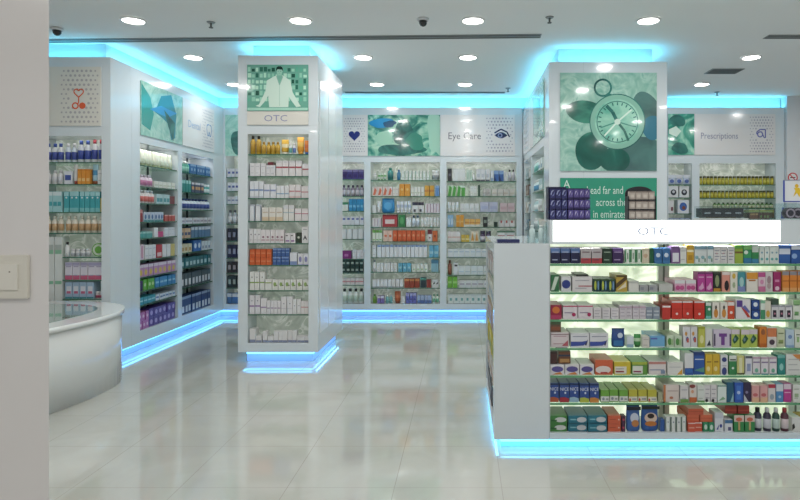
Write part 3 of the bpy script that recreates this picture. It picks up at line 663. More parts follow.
PH = ['top', 'second', 'third', 'fourth', 'fifth', 'sixth', 'seventh', 'eighth', 'ninth', 'tenth']
def spec(zs, bay, rows): return [(z, f'{PH[i]} shelf, {bay}', r) for i, (z, r) in enumerate(zip(zs, rows)) if r]
P = [
'''248.5 260 18.5 2 c c79c1e C:x:26241c;M:x:b88a14 | tall yellow bottle with dark cap
260.2 279 12.5 4 c cfa424 C:x:b88a1c;M:x:bd9018 | short gold bottle
279.5 287.5 15 1 t e2b02c M:x:efe2b0;C:x:e8e4d0 | yellow tube
287.8 291.2 11.5 1 c dfe8ea M:x:5cb0a8 | white bottle with teal label
291.4 295 11.5 1 c e0e2ea M:x:5a7cc0 | white bottle with blue label
295.3 302.8 17.5 1 t eda224 M:x:f2c14c;C:x:e8a02c | orange tube
303 308 14 1 t ea7f26 M:x:e0662c;C:x:2c6cc0 | small orange tube with blue cap''',
'''248.5 265 13 3 b e4e4e8 L:2:c0c4cc | plain white box
265 274.5 11 2 b e0e0e4 L:2:b8bcc8 | shorter white box
266 272 3 1 b 7c2c38 - @11.3 | dark red small box
275 301 15.5 4 b e6e2e4 R:0,.52,1,.62:b94a56;T:.12:d8d8dc | white box with red band
301.3 308 12.5 1 b e4e0e2 R:0,.5,1,.6:b94a56 | narrow white box with red band''',
'''248.5 263 17 3 b e2e6ec R:0,.42,1,.52:7f9cc8;B:.12:ccd4e0 | tall white box with blue band
263 275.3 14 2 b e2e5ec R:0,.48,1,.6:8c9ccb | white box with blue band
275.5 288 12.5 3 b e4e7ea R:0,.3,1,.4:94b4d0 | low white box with blue line
288.3 300.3 13.5 2 b e6e1e2 R:0,.45,1,.55:d08c90;B:.15:e0c4c4 | white box with pink band
300.5 308 12 2 b e6e0e1 R:0,.45,1,.55:cf9094 | small white box with pink band''',
'''248.5 260.5 16.5 2 b e3e6ea R:.78,0,1,1:7d8ca0;T:.1:b8c0cc | white box with grey blue spine
261 282 13.5 3 b e6e2da B:.3:e0c8a8;R:.1,.6,.9,.66:c8b090 | cream box with peach foot
282.3 293.5 16 2 b e6e4e0 T:.25:d8dce0;R:0,.5,1,.56:a8c0c8 | white box with grey blue line
293.8 308 12.5 2 b e6e1e2 R:0,.55,1,.62:c87888 | white box with rose line''',
'''248.5 260 14.5 3 b e4e3e6 O:.5,.6,.2:7c7884;R:.1,.2,.9,.24:b8b4bc | white box with grey dot
260 283.5 13.5 5 b e5e0e3 O:.5,.45,.24:8c5c74;R:.1,.2,.9,.26:a85c70 | white box with plum dot
284 295 10 2 b e2e0e2 R:.1,.7,.5,.8:33303c;R:.1,.15,.8,.3:a078b0 | low box with violet line
295.2 300.5 10.5 1 b 2f4030 O:.5,.55,.25:c8d0c0 | dark green small box
301 307.8 16.5 1 b e4e4e4 G:.1,.15,.5,.3,.9,.15,.5,.5:404048;R:.2,.8,.8,.85:a0a0a8 | tall white box with black mark''',
'''248.5 271 16 4x2 b e2602a R:.1,.45,.9,.55:f09a68 | orange box
272 288.5 17 4x2 b 3a62a8 T:.2:7f9cd0;R:.1,.45,.9,.55:86a4d4 | cobalt blue box
289 296.5 12.5 1 b dfe4ee B:.3:7f98cc | white box with blue foot
297 308 11.5 2 b e2e4ec E:.5,.5,.3,.25:8c8cc0;B:.1:b0b4d8 | white box with lavender spot''',
'''248.5 264 18.5 3 b e4e6e2 R:0,.38,1,.45:8cac54;O:.5,.7,.12:606068 | tall white box with green line
264 271 11 1 b e4e6e2 R:0,.62,1,.72:9cb464 | square white box with green line
271 308 10.5 6 b e3e6e0 E:.45,.55,.26,.2:8fae60;R:.6,.4,.9,.5:707a60 | low white box with green mark''',
'''248.5 259.5 19 2 b e4e2e8 R:0,.38,1,.46:9c7cb4;O:.5,.7,.12:5c5c80 | tall white box with violet band
259.7 266 16 1 b e3e2e6 R:0,.38,1,.46:a088b4 | white box with violet band
266 280 13.5 4 b e3e2e6 R:.1,.4,.9,.48:9c84a8 | short box with violet dashes
280.3 292 17.5 2 b e4e4e8 O:.5,.6,.12:7c8494;R:0,.3,1,.35:d0d0d8 | tall white box with slate dot
292 300 15 2 b e3e4e6 O:.5,.55,.14:7c8494 | slim white box with slate dot
300.3 308 13 2 b e6e2e2 R:0,.5,1,.56:c87c7c | white box with brick line''',
'''248.5 255 13.5 1 b e4e4e6 B:.2:8c98b8 | white box with ink foot
255 261 6.5 1 b e2e2e4 B:.3:8c98b8 | low white box with ink foot
261.5 266.5 11 1 b e4e4e6 B:.2:8c98b8 | slim white box with ink foot
266.5 273 6 1 b e2e2e4 B:.3:8c98b8 | flat white box with ink foot
273 296 11.5 5 b e4e4e6 B:.18:8c98b8 | upright white box with ink foot
296.3 308 6.5 3 b e2e2e4 B:.3:8c98b8 | squat white box with ink foot''']
fill(fP, 'pillar', 'medicine_box', spec(zs_of(yP + [342.8], sP), 'pillar cabinet', P), px_, lambda p: sP, maxd=.16)

B2 = [
'''372 376.5 7 1 c e2e6e4 M:x:c8d0cc | small white bottle
377 386 7.5 3 t d6e4d4 M:x:6fb46c;C:x:5fa45c | white and green tube
386.8 393 12.5 1 c 3c9c94 M:x:2c7c7c;C:x:2f8070 | teal green bottle
396.5 400.5 10.5 1 c 2c7fae C:x:1f5f98 | blue slim bottle
401.5 430 9.5 8 b e2e8e2 R:.8,.05,1,.95:8fb8a0;L:2:b8c4bc | white box with green spine
431.5 439.5 10 1 j dde0e2 M:x:8c9498 | round white jar''',
'''372 392.5 9.5 4 b e9ddd8 G:.1,.1,.5,.9,.9,.6,.6,.1:dd6a48 | white box with red swirl
392.5 398.5 8.5 2 b e4e0da L:2:d0b8a8 | pale cream box
399 410 12 2 b e8982c O:.5,.55,.25:f4c878 | orange box
410.5 424 9 4 b e4e6e0 R:.1,.3,.9,.45:c8d0b8 | off white box
424.5 434 10.5 2 b e2a838 R:0,.4,1,.6:cf7c34 | amber box
435 439.5 10.5 1 b 5c90cc T:.2:8cb4e0 | sky blue box''',
'''372 376 8 1 b dfe2e4 - | small white box
376.5 380.5 12 1 t e2e6e8 C:x:d0d8dc | white standing tube
381 394.5 14 1 g 2f94d8 O:.5,.5,.3:52aee4;C:x:2478b8 | big bright blue pouch
396 411 12 4 t e0e5ec M:x:a8bcd8;C:x:d8dce4 | white tube with blue band
412 424 11 2 b e0e0e2 T:.3:38384c;R:.2,.1,.6,.35:52525c | white box with dark top
425 439.5 9.5 5 b e2dce4 R:.7,.05,1,.95:b898ac | white box with mauve edge''',
'''372 381 9 3 b e2dfe2 R:.7,.1,1,.9:c0a8b8 | white box with lilac edge
382 397 12.5 1 b c03c44 R:.18,.25,.82,.6:e8d4d4;T:.12:8c2c34 | dark red box with white window
398 405 12.5 1 b 2f8444 E:.5,.5,.3,.3:56a864 | green rounded box
406 411 9.5 1 b e2e8e8 - | plain white box
411.5 419.5 11.5 2 c dfe6ec M:x:c0cede;C:x:34466c | clear bottle with navy cap
420.5 439.5 9.5 6 t e2e5e6 M:x:ced6d4 | white tube''',
'''372 382 11.5 3 b dfe8da T:.25:6fb050;R:.1,.1,.9,.2:8cc078 | white box with green top
383 392.5 11 2 b e8c4b4 O:.5,.5,.3:e0683c | pale box with orange dot
392.5 425 11 7 b e35f30 O:.5,.55,.28:f09c70;B:.15:c84c20 | orange red box
427.3 432 12 1 b dcd8d8 T:.4:7c2c38;O:.5,.3,.2:7c2c38 | white box with maroon top
432.2 437.5 10.5 1 b dd6c38 O:.5,.5,.25:8c3420 | rust orange box''',
'''372 376 12 1 b e4e8ea L:2:a8b4c4 | white narrow box
377 427 12.5 12 b e4e8ee T:.16:8cacd8;R:.3,.84,.7,.94:4a6cb4 | white box with blue top
429 438.5 12 2 b 62b6dc R:.1,.3,.9,.5:a8dcec | aqua box''',
'''372 376 12 1 c e0e4e6 C:x:8c98a0 | slim white bottle
376.5 397 9 6 b e3e6e6 L:2:c0c8c8 | plain pale box
398 411 8.5 3 b 5cb0d0 O:.5,.5,.3:a8d8e6 | turquoise box
412 428 8 4 b e2e8e0 R:.2,.2,.8,.4:a8c8a0 | white box with green dash
431 438.5 12 1 b 86bcd0 T:.3:3c7ca0 | pale aqua box with dark top''',
'''372 403 8.5 8 b e4e6e8 B:.15:a8b0b8 | white box with grey foot
404 419.5 9 3 b a4402e T:.25:d48850 | brick red box
420 426 10 1 b 2c4048 T:.25:4c9484 | dark slate box
426.3 431 8 1 b a43c34 - | small brick box
432 438.5 8 2 b e0e0e0 G:.1,.4,.9,.8,.9,.5:2c2c30 | white box with black slash''',
'''372 376.5 9 1 c 6fa43c C:x:4c8c2c | lime green bottle
377 384 7.5 2 b 8470b8 T:.3:d8d4e4 | lavender box
385 392.5 8.5 2 c 6cb4b8 C:x:d8e4e4 | pale teal bottle
394 400.5 12 1 t c05c34 C:x:8c3c24;M:x:d8784c | rust tube
401 405 7 1 b dfe2e6 - | tiny white box
405.5 416.5 10.5 3 b 6a70c4 T:.3:a4a8dc;O:.5,.4,.25:3c4098 | periwinkle box
417 431.5 8 4 b a4b8dc B:.4:5878bc | pale blue box
432 439 9 2 c d8e8dc C:x:3f9c74;M:x:6cb890 | white bottle with green label''']
fill(fB, 'B2', 'skincare_box', spec(zs_of(yB2 + [303.7], sB), 'bay under green picture', B2), bx, lambda p: sB, maxd=.16)
B3 = [
'''447.5 451.8 12.5 1 b 26262c R:.2,.4,.8,.6:70707c | black upright box
452.3 465.5 12.5 2 b e2e6e4 T:.06:c4ccc8 | large plain white box
466.3 472 11 2 b d2e4da R:.2,.2,.8,.8:a8ccb8 | mint box
472.3 475.6 8.5 1 c e4e8e8 C:x:d0d8d8 | little white bottle
476 490 12 3 b e0e2e6 B:.12:5c6070;R:.2,.3,.8,.6:c0c6d0 | white box with dark foot
490.6 493.6 10.5 1 b dfe6f0 B:.3:a0b8dc | white box with pale blue foot
494 504 10.5 2 b 3a68b4 T:.35:8cb0e0;G:0,0,.6,0,0,.5:1f3f84 | royal blue box
504.3 507.6 9 1 b e0e4e8 - | slim white box
508 515.5 11.5 2 c dfe0e6 C:x:23232c;M:x:c8c8d4 | white bottle with black cap''',
'''447.5 461 10.5 3 b cfe6c8 G:0,0,.7,0,1,.8,.4,1:46a83c | white box with green sweep
461.3 465.2 10.5 1 b 52b048 T:.2:dcecd8 | grass green box
465.5 468.5 8 1 b d8e8d0 - | pale green small box
470 477.3 10 2 b e0e4e0 L:2:c0c8c0 | light grey green box
478 480.3 11 1 b 26503c - | slim dark green box
483 491 7.5 2 b c8c4c0 R:.1,.3,.9,.5:a8a4a0 | beige grey box
492 515 7 4 b dcd8d0 R:.05,.3,.95,.5:c8c0b0 | ivory low box''',
'''447.5 459 10 3 t e4e8ea C:x:d4dce0;M:x:d0dce4 | white tube with pale band
460 479 8.5 4 b e2e6e8 R:.1,.3,.9,.4:c4ccd0 | white carton
480 498 10 2 b c4c8e2 R:.1,.3,.9,.6:b0b8dc | lavender blue box
500 515 9 2 b dfc8cc R:.1,.3,.9,.6:d4b0b8 | rose box''',
'''447.5 453.3 12 2 b 8cbce4 R:.2,.2,.8,.7:c8def2 | light blue box
456 464 12 2 b e69a2c R:.1,.4,.9,.5:f4c470 | tall orange box
464.3 480.5 8 3 b e8b058 B:.3:e4e2d8;R:0,.5,1,.6:cf7c30 | low orange and white box
483 488 10 1 b 23282c R:.2,.4,.8,.7:8c9c90 | black box with grey panel
494 498 5 1 b 1f3c34 - | tiny dark green box
499 515 6.5 3 b e2dfe0 R:.3,.6,.6,1:c04c48 | low white box with red tab''',
'''447.5 460.5 10.5 3 b e4dedc R:0,.4,1,.5:d8a898;B:.1:c8c8cc | white box with peach line
461 469.5 7 2 b d8b838 R:.1,.3,.9,.5:efe0a0 | mustard box
470.5 479 11 2 b e6dcc8 G:.1,.1,.9,.1,.5,.9:dd9c40 | white box with orange triangle
480 491.5 11 2 j 5c4c6c M:x:d0ccd8;C:x:4c4058 | plum jar
497 515 11 2 b e4e4e4 R:.1,.45,.9,.6:c05c60;T:.15:5c8c70 | broad white box with red line''',
'''447.5 515 8.5 12 b dfe8ee R:.1,.6,.9,.7:a8c4dc;B:.1:c0d0dc | white box with icy line''',
'''447.5 452 14.5 1 c 8c4c34 C:x:74402c;M:x:a46044 | brown bottle
453.5 458 12 1 b e4e8ea R:.2,.7,.9,.85:30343c | tall white box with black mark
458.3 515 9 9 b dfe8ea R:.1,.3,.9,.4:b0ccd8 | pale white box''',
'''447.5 457.5 11 2 b 6fc038 R:.1,.4,.9,.6:a8dc80 | lime green box
459 515 7.5 9 b dfe2e4 R:.1,.4,.9,.6:b0a8b4 | white box with mauve dash''',
'''448 515 9 12 b e2eae8 R:.3,.3,.7,.6:6cb0ac;T:.1:c8d4d4 | white box with teal square''']
fill(fB, 'B3', 'medicine_box', spec(zs_of(yB3 + [303.7], sB), 'bay under eye sign', B3), bx, lambda p: sB, maxd=.16)
B1 = [
'''341 363.5 9.5 4 b 4a3c88 T:.25:8880b8;R:.2,.2,.8,.5:342870 | purple box''',
'''341 363.5 11 5 c 8c8498 C:x:3c3850;M:x:c8c4d0 | grey bottle with dark cap''',
'''341 348 9 1 b dfe8e2 T:.3:3c9060 | white box with green lid
348.3 363.5 12 4 b 2f94d0 R:.1,.3,.9,.5:74c0e8 | bright blue box''',
'''341 363.5 8.5 5 b e2e6ee R:.3,.6,.9,.8:4a60b4 | white box with blue tick''',
'''341 363.5 10 4 b e2e6e8 R:.8,0,1,1:b8c0c4 | white box with grey spine''',
'''341 351 8 1 b 8c2c84 R:.3,.3,.7,.6:c070b8 | magenta box
352 363.5 9 3 b e2e2e8 L:2:c0c0cc | white box''',
'''341 363.5 13.5 5x2 b 23403c R:.2,.3,.8,.6:a4b8b0 | dark green box''',
'''341 363.5 6.5 5 b e4dedf R:0,.4,1,.6:cf8c94 | low white box with pink stripe''',
'''341 363.5 14.5 4 c e0e8e4 C:x:1c2428;M:x:b8d0c4 | white bottle with black cap''']
fill(fB, 'B1', 'skincare_box', spec(zs_of(yB1 + [303.7], sB), 'bay under heart sign', B1), bx, lambda p: sB, maxd=.16)
B0 = [
'''226.5 250 8.5 6 b e0e4ec R:.2,.4,.9,.65:4c5fac | white box with indigo dash''',
'''226.5 250 8.5 6 b e0e4ec R:.2,.4,.9,.65:4c5fac | white box with indigo dash''',
'''226.5 250 7.5 6 b e0e4ec R:.1,.4,.9,.6:8c9cc0 | white box with dusty blue band''',
'''226.5 250 14 5 c a8b0b8 C:x:5c6470;M:x:e0e2e6 | grey bottle with white label''',
'''226.5 250 12.5 5 b 2f3444 R:.2,.3,.8,.7:8c90a8 | dark box with grey panel''',
'''226.5 250 13 5 b 2c3054 R:.2,.3,.8,.7:a0a4bc | dark indigo box''',
'''226.5 250 11 5 b 38343c R:.2,.3,.8,.7:b0a8b0 | charcoal box''',
'''226.5 250 12 5 b 2f4044 R:.2,.3,.8,.7:a0b0a8 | dark teal box''',
'''226.5 250 10 5 b 4c7cb8 T:.35:dce4ee | blue and white box''']
fill(fB, 'B0', 'toiletry_box', spec(zs_of(yB0 + [303.7], sB), 'narrow back corner bay', B0), bx, lambda p: sB, maxd=.14)
B4 = [
'''668.8 691 9.5 3 g c4d0e8 E:.5,.35,.3,.2:5470b8;T:.3:dfe4ee;C:x:d8dce4 | white and blue pouch''',
'''669 679 11.5 1 b e2e4e8 E:.5,.45,.3,.26:2f3444;E:.5,.5,.14,.12:c8ccd4 | white box with black emblem
680 690 11.5 1 b e2e4e8 E:.5,.45,.3,.26:2f3444;E:.5,.5,.14,.12:c8ccd4 | white box with black emblem''',
'''668.8 674.5 13 1 b e2e2e6 R:.5,.2,.9,.5:7c3c4c | white box with maroon patch
678 689.5 13.5 1 b dfe4ec E:.5,.5,.34,.32:3c6cc0;E:.55,.42,.16,.14:8c4c3c | white box with blue planet''',
'''668.8 691 11 4 b 3c4c78 T:.3:9cacc8 | slate blue box''']
fill(fR, 'B4', 'medicine_box', spec(zs_of(yB4[:4], sB), 'bay under teal picture', B4), rx, lambda p: sB, maxd=.15)
B5 = [
'''700 775.5 8.5 20 j b5aa20 C:x:4c4c24;M:x:c6bc34 | yellow jar with dark lid''',
'''700 775.5 7.5 20 j b5aa20 C:x:4c4c24;M:x:c6bc34 | yellow jar with dark lid''',
'''714 775 6 14 c 5f8c4c C:x:2c4430;M:x:b8c4a0 | small green bottle''',
'''702 775 8 10 b 5c4a2c T:.3:9cac54 | brown box with green top''']
fill(fR, 'B5', 'medicine_box', spec(zs_of(yB5[:4], sB), 'bay under prescriptions sign', B5), rx, lambda p: sB, maxd=.15)

cW = lambda p: wl(p); sW = lambda p: (VX-p)/-XL
W1 = [
'''141 177 15.5 9 t dfe6cc C:x:a8b888;M:x:e8ead8 | cream tube with green cap''',
'''141 156 12 4 c e0c8d8 M:x:c87ca8;C:x:dcd4e0 | pink and white bottle
156.5 177 6.5 5 b e2e4d8 R:.1,.3,.9,.5:c8d0b8 | low cream box''',
'''141 158 13 5 c e0d4d4 M:x:d86c64;C:x:d8d8dc | white bottle with coral label
158.3 172 9.5 4 b b8d4d8 R:.1,.2,.9,.6:4c9ca4 | white and teal box
172.3 177.3 8 1 b 8c4448 - | dull red box''',
'''141 145.5 12.5 1 b a02c38 T:.3:d88c8c | upright dark red box
146 166 9.5 6 b c4d0e4 E:.5,.5,.3,.26:3c6ca8;B:.2:3c9094 | white box with blue oval
167 177.3 6.5 3 b c44c44 T:.2:e0b0a8 | low red box''',
'''141 155 6.5 4 b 4ca8a4 T:.3:a8d8d4 | low teal box
156 160 9.5 1 b e0e2e6 - | white slim box
160.2 165.8 5.5 1 b cf3c7c - | hot pink box
166.2 177.3 9 3 b e2e2e8 L:2:c4c4d0 | plain white box''',
'''141 147 15.5 2 b e4cfdc R:0,.1,.5,.9:d490b4 | white and pink box
147.3 158.5 14 3 b e2e4ea L:2:b8bcd0 | tall white box
159 164.5 13 1 b cf3444 R:.1,.1,.9,.4:e8c8cc | red box with pale foot
165 172.5 12.5 2 b e2e2e8 - | blank white box
173 177.3 12 1 b dcc874 - | straw yellow box''',
'''141 177.3 11.5 8 b c890c4 E:.5,.35,.3,.25:e0c04c;T:.25:e4d4e4 | lilac box with yellow spot''',
'''141 145.6 10 1 b 3f2c6c - | deep violet box
146 157 10.5 3 b 5cb83c O:.5,.5,.28:c8e8a8 | bright green box
158 177.3 9.5 5 b 2f8ccc R:.1,.4,.9,.6:8cc8e8 | sea blue box''',
'''141 158 7 4 b 2f9cb4 R:.1,.4,.9,.6:a0d8e4 | turquoise box
158.3 177.3 5.5 6 b d8e2ee R:.1,.4,.9,.7:4c74b8 | low white and blue box''',
'''141 151 17 3x2 b c470b8 O:.5,.5,.28:e8c4e0 | orchid box
151.3 177.3 17 6x2 b 5a3f9c O:.5,.5,.28:b8a0dc | violet box''']
fill(fW, 'W1', 'toiletry_box', spec(zW1 + [.236], 'nearer left wall bay', W1), cW, sW, maxd=.15)
W2 = [
'''183 192 11.5 4 c 3c9c84 C:x:dfe8e4;M:x:8cccb8 | sea green bottle
192.4 212.5 9.5 7 b 2f74b8 T:.2:8cb4dc;O:.5,.45,.25:a0c8ec | ocean blue box''',
'''183 193 12 4 b 2c948c T:.3:a0d8d0 | teal box
193.5 206 10 4 b 3c4c6c R:.1,.3,.9,.6:d89c5c;T:.2:dcdce0 | navy box with orange panel
206.4 212.5 9 2 j 4cb0a8 M:x:dcecea | teal jar''',
'''183 212.5 11 9 c dfe4ee M:x:3f54a0;C:x:344884 | white bottle with navy label''',
'''183 212.5 6 8 b dcdce2 R:.1,.3,.9,.6:a4a0b4 | low pale box''',
'''183 193 10 3 b dcb48c R:.1,.3,.9,.6:4c5c84 | tan box with blue panel
193.5 212.5 10.5 6 b 5c84ac T:.3:d0d8e4 | steel blue box''',
'''183 194 8.5 3 b e0d8b8 R:.2,.2,.8,.6:c8a060 | cream box with gold panel
195 203 11 2 b 2f6cc0 O:.5,.5,.3:dce8f6 | blue box with white circle
203.5 212.5 9 3 b dadfe6 R:.2,.2,.8,.5:8c9cb8 | white box with slate panel''',
'''183 212.5 9.5 8 b 2f7480 R:.2,.2,.8,.6:b8d8dc | petrol box''',
'''183 212.5 13.5 9 b 4c5c68 R:.2,.15,.8,.6:dce0e4 | slate box with white panel''',
'''183 212.5 17 9 b 2c4888 R:.2,.1,.8,.45:d8e0ec;T:.15:8ca4c8 | dark blue box with white panel''']
fill(fW, 'W2', 'toiletry_box', spec(zW2 + [.236], 'farther left wall bay', W2), cW, sW, maxd=.15)
L1 = [
'''62 74 19 2 c d0dce6 M:x:3c50a8;C:x:e2e6ea | clear bottle with blue label
74.5 88 22 2 c dce4ec M:x:344cac;C:x:3c5cb0 | tall bottle with blue cap
88.5 101 23 2 c e2e4ea M:x:3448a4;C:x:c84454 | tall bottle with red cap''',
'''62.5 70.5 13 1 b dfe3ee R:.1,.3,.9,.7:3c54a8 | white box with ink blue panel
71 75.5 20 1 t e4e2e0 C:x:b04034 | white tube with red cap
76 88.3 15 3 b eb942a R:.1,.2,.9,.4:f6c478;T:.1:d87c18 | orange box
89 95.5 20 1 t a8d4e4 M:x:4c9cc8;C:x:a4542c | light blue tube
96 101.3 14 1 b dfe2e0 L:2:b8bcbc | light grey box''',
'''62 98.5 20.5 7 b 3cb0bc T:.22:a4dce0;O:.5,.7,.2:e0f0f2;B:.2:78ccd0 | aqua box
99 101.3 14 1 b d8c050 - | thin yellow box''',
'''62 101.3 17 6 c e2dccc M:x:c8a070;C:x:e0dccc | cream bottle with tan label''',
'''62.3 67 15 1 c dfe2e2 C:x:2c2c30 | white bottle with black lid
67.5 88 8 4 j e0e2e4 M:x:b0b8c0;C:x:d8dadc | white jar
88.6 101 13.5 1 o 6cb844 M:x:d8e8d0 | green round pack''',
'''63 101.3 17.5 5 b e0dce8 T:.2:b0a8cc;B:.25:d85c84;L:2:a8a0c0 | white box with pink foot''',
'''63 92.5 16.5 4 b a4c0dc R:.15,.3,.85,.75:e0e4ee;R:.2,.3,.8,.45:d06088;B:.1:3c94a0 | light blue box with pink mark
93 101.3 7 2 j d0c8cc M:x:b04060 | jar with crimson label''']
fill(fL, 'L1', 'toiletry_box', spec(zL, 'bay behind white desk', L1), lx, lambda p: sL, maxd=.15)
L2 = [
'''36 60.5 19 4 c dce2e8 M:x:3c50a8;C:x:3c5cb0 | bottle with blue label''',
'''36 60.5 14 4 c e4e4e6 M:x:d8d8de;C:x:dcdce0 | white bottle''',
'''36 46 21 2 b 3cb0bc T:.22:a4dce0 | deep aqua box
46.5 60.5 20.5 3 b a4dce0 T:.2:e0f0f2;R:.1,.3,.9,.5:3cb0bc | pale aqua box''',
'''36 60.5 17 4 c e2dccc M:x:c8a070;C:x:e0dccc | cream bottle''',
'''37 60.5 66 3 b e3e8e4 R:.05,.74,.95,.80:8cc8a4;R:.05,.28,.95,.33:8cc8a4;R:.05,.80,.95,.88:b8c0bc | tall white box with green bands''']
fill(fL, 'L2', 'toiletry_box', spec(zL[:4] + [wz(303, DL)], 'leftmost bay behind desk', L2), lx, lambda p: sL, maxd=.12)
# aisle side and counter end: metres along the shelf, heights in metres
one = lambda p: p; s1 = lambda p: 1.0
A1, A2 = [], []
pal = [('b8c8c8', '5c8c94', 'grey teal'), ('8c7468', 'c8b49c', 'brown'), ('dcdcd4', '9c9488', 'ivory'), ('7c9cb4', 'dce4ea', 'dusty blue')]
pal2 = [('b4dcd8', '5cb0a8', 'pale mint'), ('d8e8e8', '4c94c0', 'white and blue'), ('a8ccd0', 'e4f0f0', 'ice green'), ('dfe4e4', 'a0a8a8', 'silver white')]
for i in range(5):
    a = pal[i % 4]; c = pal[(i+2) % 4]
    A1.append(f'''.13 .52 .16 5 b {a[0]} R:.1,.2,.9,.5:{a[1]} | {a[2]} box
.54 .95 .13 5 b {c[0]} T:.3:{c[1]} | {c[2]} box''')
    a = pal2[i % 4]; c = pal2[(i+1) % 4]
    A2.append(f'''1.10 1.60 .16 6 c {a[0]} M:x:{a[1]};C:x:e0e8e8 | {a[2]} bottle
1.62 2.0 .14 4 b {c[0]} R:.1,.2,.9,.5:{c[1]} | {c[2]} box''')
fill(fS, 'A1', 'medicine_box', spec(zS[:5], 'far aisle side bay', A1), one, s1, maxd=.12)
fill(fS, 'A2', 'medicine_box', spec([z+.02 for z in zS[:5]], 'near aisle side bay', A2), one, s1, maxd=.12)
E1 = ['''.08 1.30 .14 9 b d8d4d0 T:.3:c8a4a4 | pale box with pink lid''', '''.08 1.30 .14 9 b dcdcd0 R:.1,.2,.9,.6:8ca8b8 | pale box with blue panel''',
'''.08 1.30 .14 9 b c8a888 R:.1,.2,.9,.6:8c4c34 | tan box with brown panel''', '''.08 1.30 .14 9 b d8c83c R:.1,.2,.9,.6:6c9c3c | yellow box with green panel''',
'''.08 1.30 .13 9 b dcd8d8 R:.1,.2,.9,.6:b06c3c | white box with copper panel''', '''.08 1.30 .15 8 b 2c3048 R:.1,.5,.9,.9:a8acb8 | dark navy box''']
fill(fE, 'E1', 'skincare_box', spec([1.10, .90, .70, .50, .30, .10], 'counter end shelves', E1), one, s1, yoff=.005, maxd=.12)
# ------------------------------------------------------------------ signs and pictures
def G_(h): return mat(h, .10, .4)
def sign(name, label, f, x0, x1, z0, z1, board):
    r = empty(name, f.w((x0+x1)/2, 0, z0), f.rz); tag(r, label, 'sign')
    w, h = x1-x0, z1-z0; b = MB(); b.box(-w/2, w/2, -.012, -.001, 0, h, board); b.build('board', r)
    return r, w, h
def clipx(v, w): return max(-w/2+.002, min(w/2-.002, v))
def blob(b, cx, cz, rx, rz, y, m, w, h, n=28, rot=0, wob=0.0, seed=0):
    rnd = random.Random(seed); ph = [rnd.uniform(0, 6.28) for _ in range(3)]; pts = []
    for i in range(n):
        t = 2*PI*i/n; k = 1+wob*(math.sin(2*t+ph[0])+.6*math.sin(3*t+ph[1])+.4*math.sin(5*t+ph[2]))
        x, z = rx*k*math.cos(t), rz*k*math.sin(t)
        X, Z = cx+x*math.cos(rot)-z*math.sin(rot), cz+x*math.sin(rot)+z*math.cos(rot)
        pts.append((clipx(X, w), max(.002, min(h-.002, Z))))
    b.poly(pts, y, m)
def dots(r, x0, x1, z0, z1, skip, col='a9a7b4', nx=9, nz=9):
    b = MB(); dx = (x1-x0)/nx; nz = max(3, round((z1-z0)/dx))
    for i in range(nx):
        for j in range(nz):
            x = x0+dx*(i+.5+(.5 if j % 2 else 0)); z = z0+(z1-z0)*(j+.5)/nz
            if x > x1-.01 or math.hypot(x-skip[0], z-skip[1]) < skip[2]: continue
            q = abs(x-(x0+x1)/2)/(x1-x0)
            b.disc(x, z, dx*(.30 if q < .3 else .22), -.0135, G_(col), 8)
    b.build('dot_pattern', r)
TEAL = noisy('printed_teal_wash', [(0.30, '1f6f62'), (0.45, '3f9c86'), (0.55, '8fc9b4'), (0.68, 'c4e2d2')], 2.6, 5, .10, .4, 1.6)
TEALP = noisy('printed_pale_wash', [(0.28, '74ae9d'), (0.45, '93c0b2'), (0.6, 'add2c5'), (0.72, '80b5a5')], 5.0, 8, .10, .4, 2.0)
TEALD = noisy('printed_dark_teal', [(0.3, '1b4c4a'), (0.6, '3a7f76')], 4.0, 5, .10, .4, 1.2)
SMOKE = noisy('printed_smoke', [(0.25, '1e5a58'), (0.42, '3d8a7c'), (0.52, '86c0a8'), (0.62, 'b4d8c4'), (0.75, '5fa08c')], 3.4, 7, .10, .4, 2.2)
OFFW = mat('dedcdc', .14, .2); OFFC = G_('d9d7cf')
zs0, zs1 = wz(156, DB), wz(115, DB)
# heart
r, w, h = sign('heart_sign', 'white sign with a small navy heart on the back wall', fB, bx(300), bx(367.5), zs0, zs1, OFFW)
hx = bx(354.5)-(bx(300)+bx(367.5))/2
b = MB(); pts = []
for i in range(32):
    t = 2*PI*i/32; pts.append((hx+.0054*16*math.sin(t)**3, h*.50+.0054*(13*math.cos(t)-5*math.cos(2*t)-2*math.cos(3*t)-math.cos(4*t))))
b.poly(pts, -.014, G_('27307c')); b.build('heart_icon', r); dots(r, hx-.17, hx+.17, .05, h-.04, (hx, h*.5, .11))
# smoky picture
r, w, h = sign('smoky_green_picture', 'smoky green and blue picture panel above the middle back bay', fB, bx(368), bx(440), zs0, zs1, SMOKE)
b = MB()
blob(b, -.34, h*.80, .17, .08, -.013, G_('2a8cc4'), w, h, wob=.1, seed=1)
blob(b, -.22, h*.78, .10, .05, -.0136, G_('1a4c70'), w, h, wob=.15, seed=2)
blob(b, 0.0, h*.55, .14, .22, -.0142, TEALD, w, h, wob=.12, seed=3)
blob(b, -.04, h*.15, .34, .09, -.0148, TEALD, w, h, wob=.1, seed=4)
blob(b, .17, h*.35, .14, .12, -.0152, G_('3f8a78'), w, h, wob=.15, seed=5)
blob(b, -.3, h*.42, .15, .11, -.0130, G_('9ccbb4'), w, h, wob=.12, seed=6)
blob(b, .50, h*.55, .14, .35, -.0129, G_('a4cfbc'), w, h, wob=.18, seed=9)
b.build('printed_picture', r)
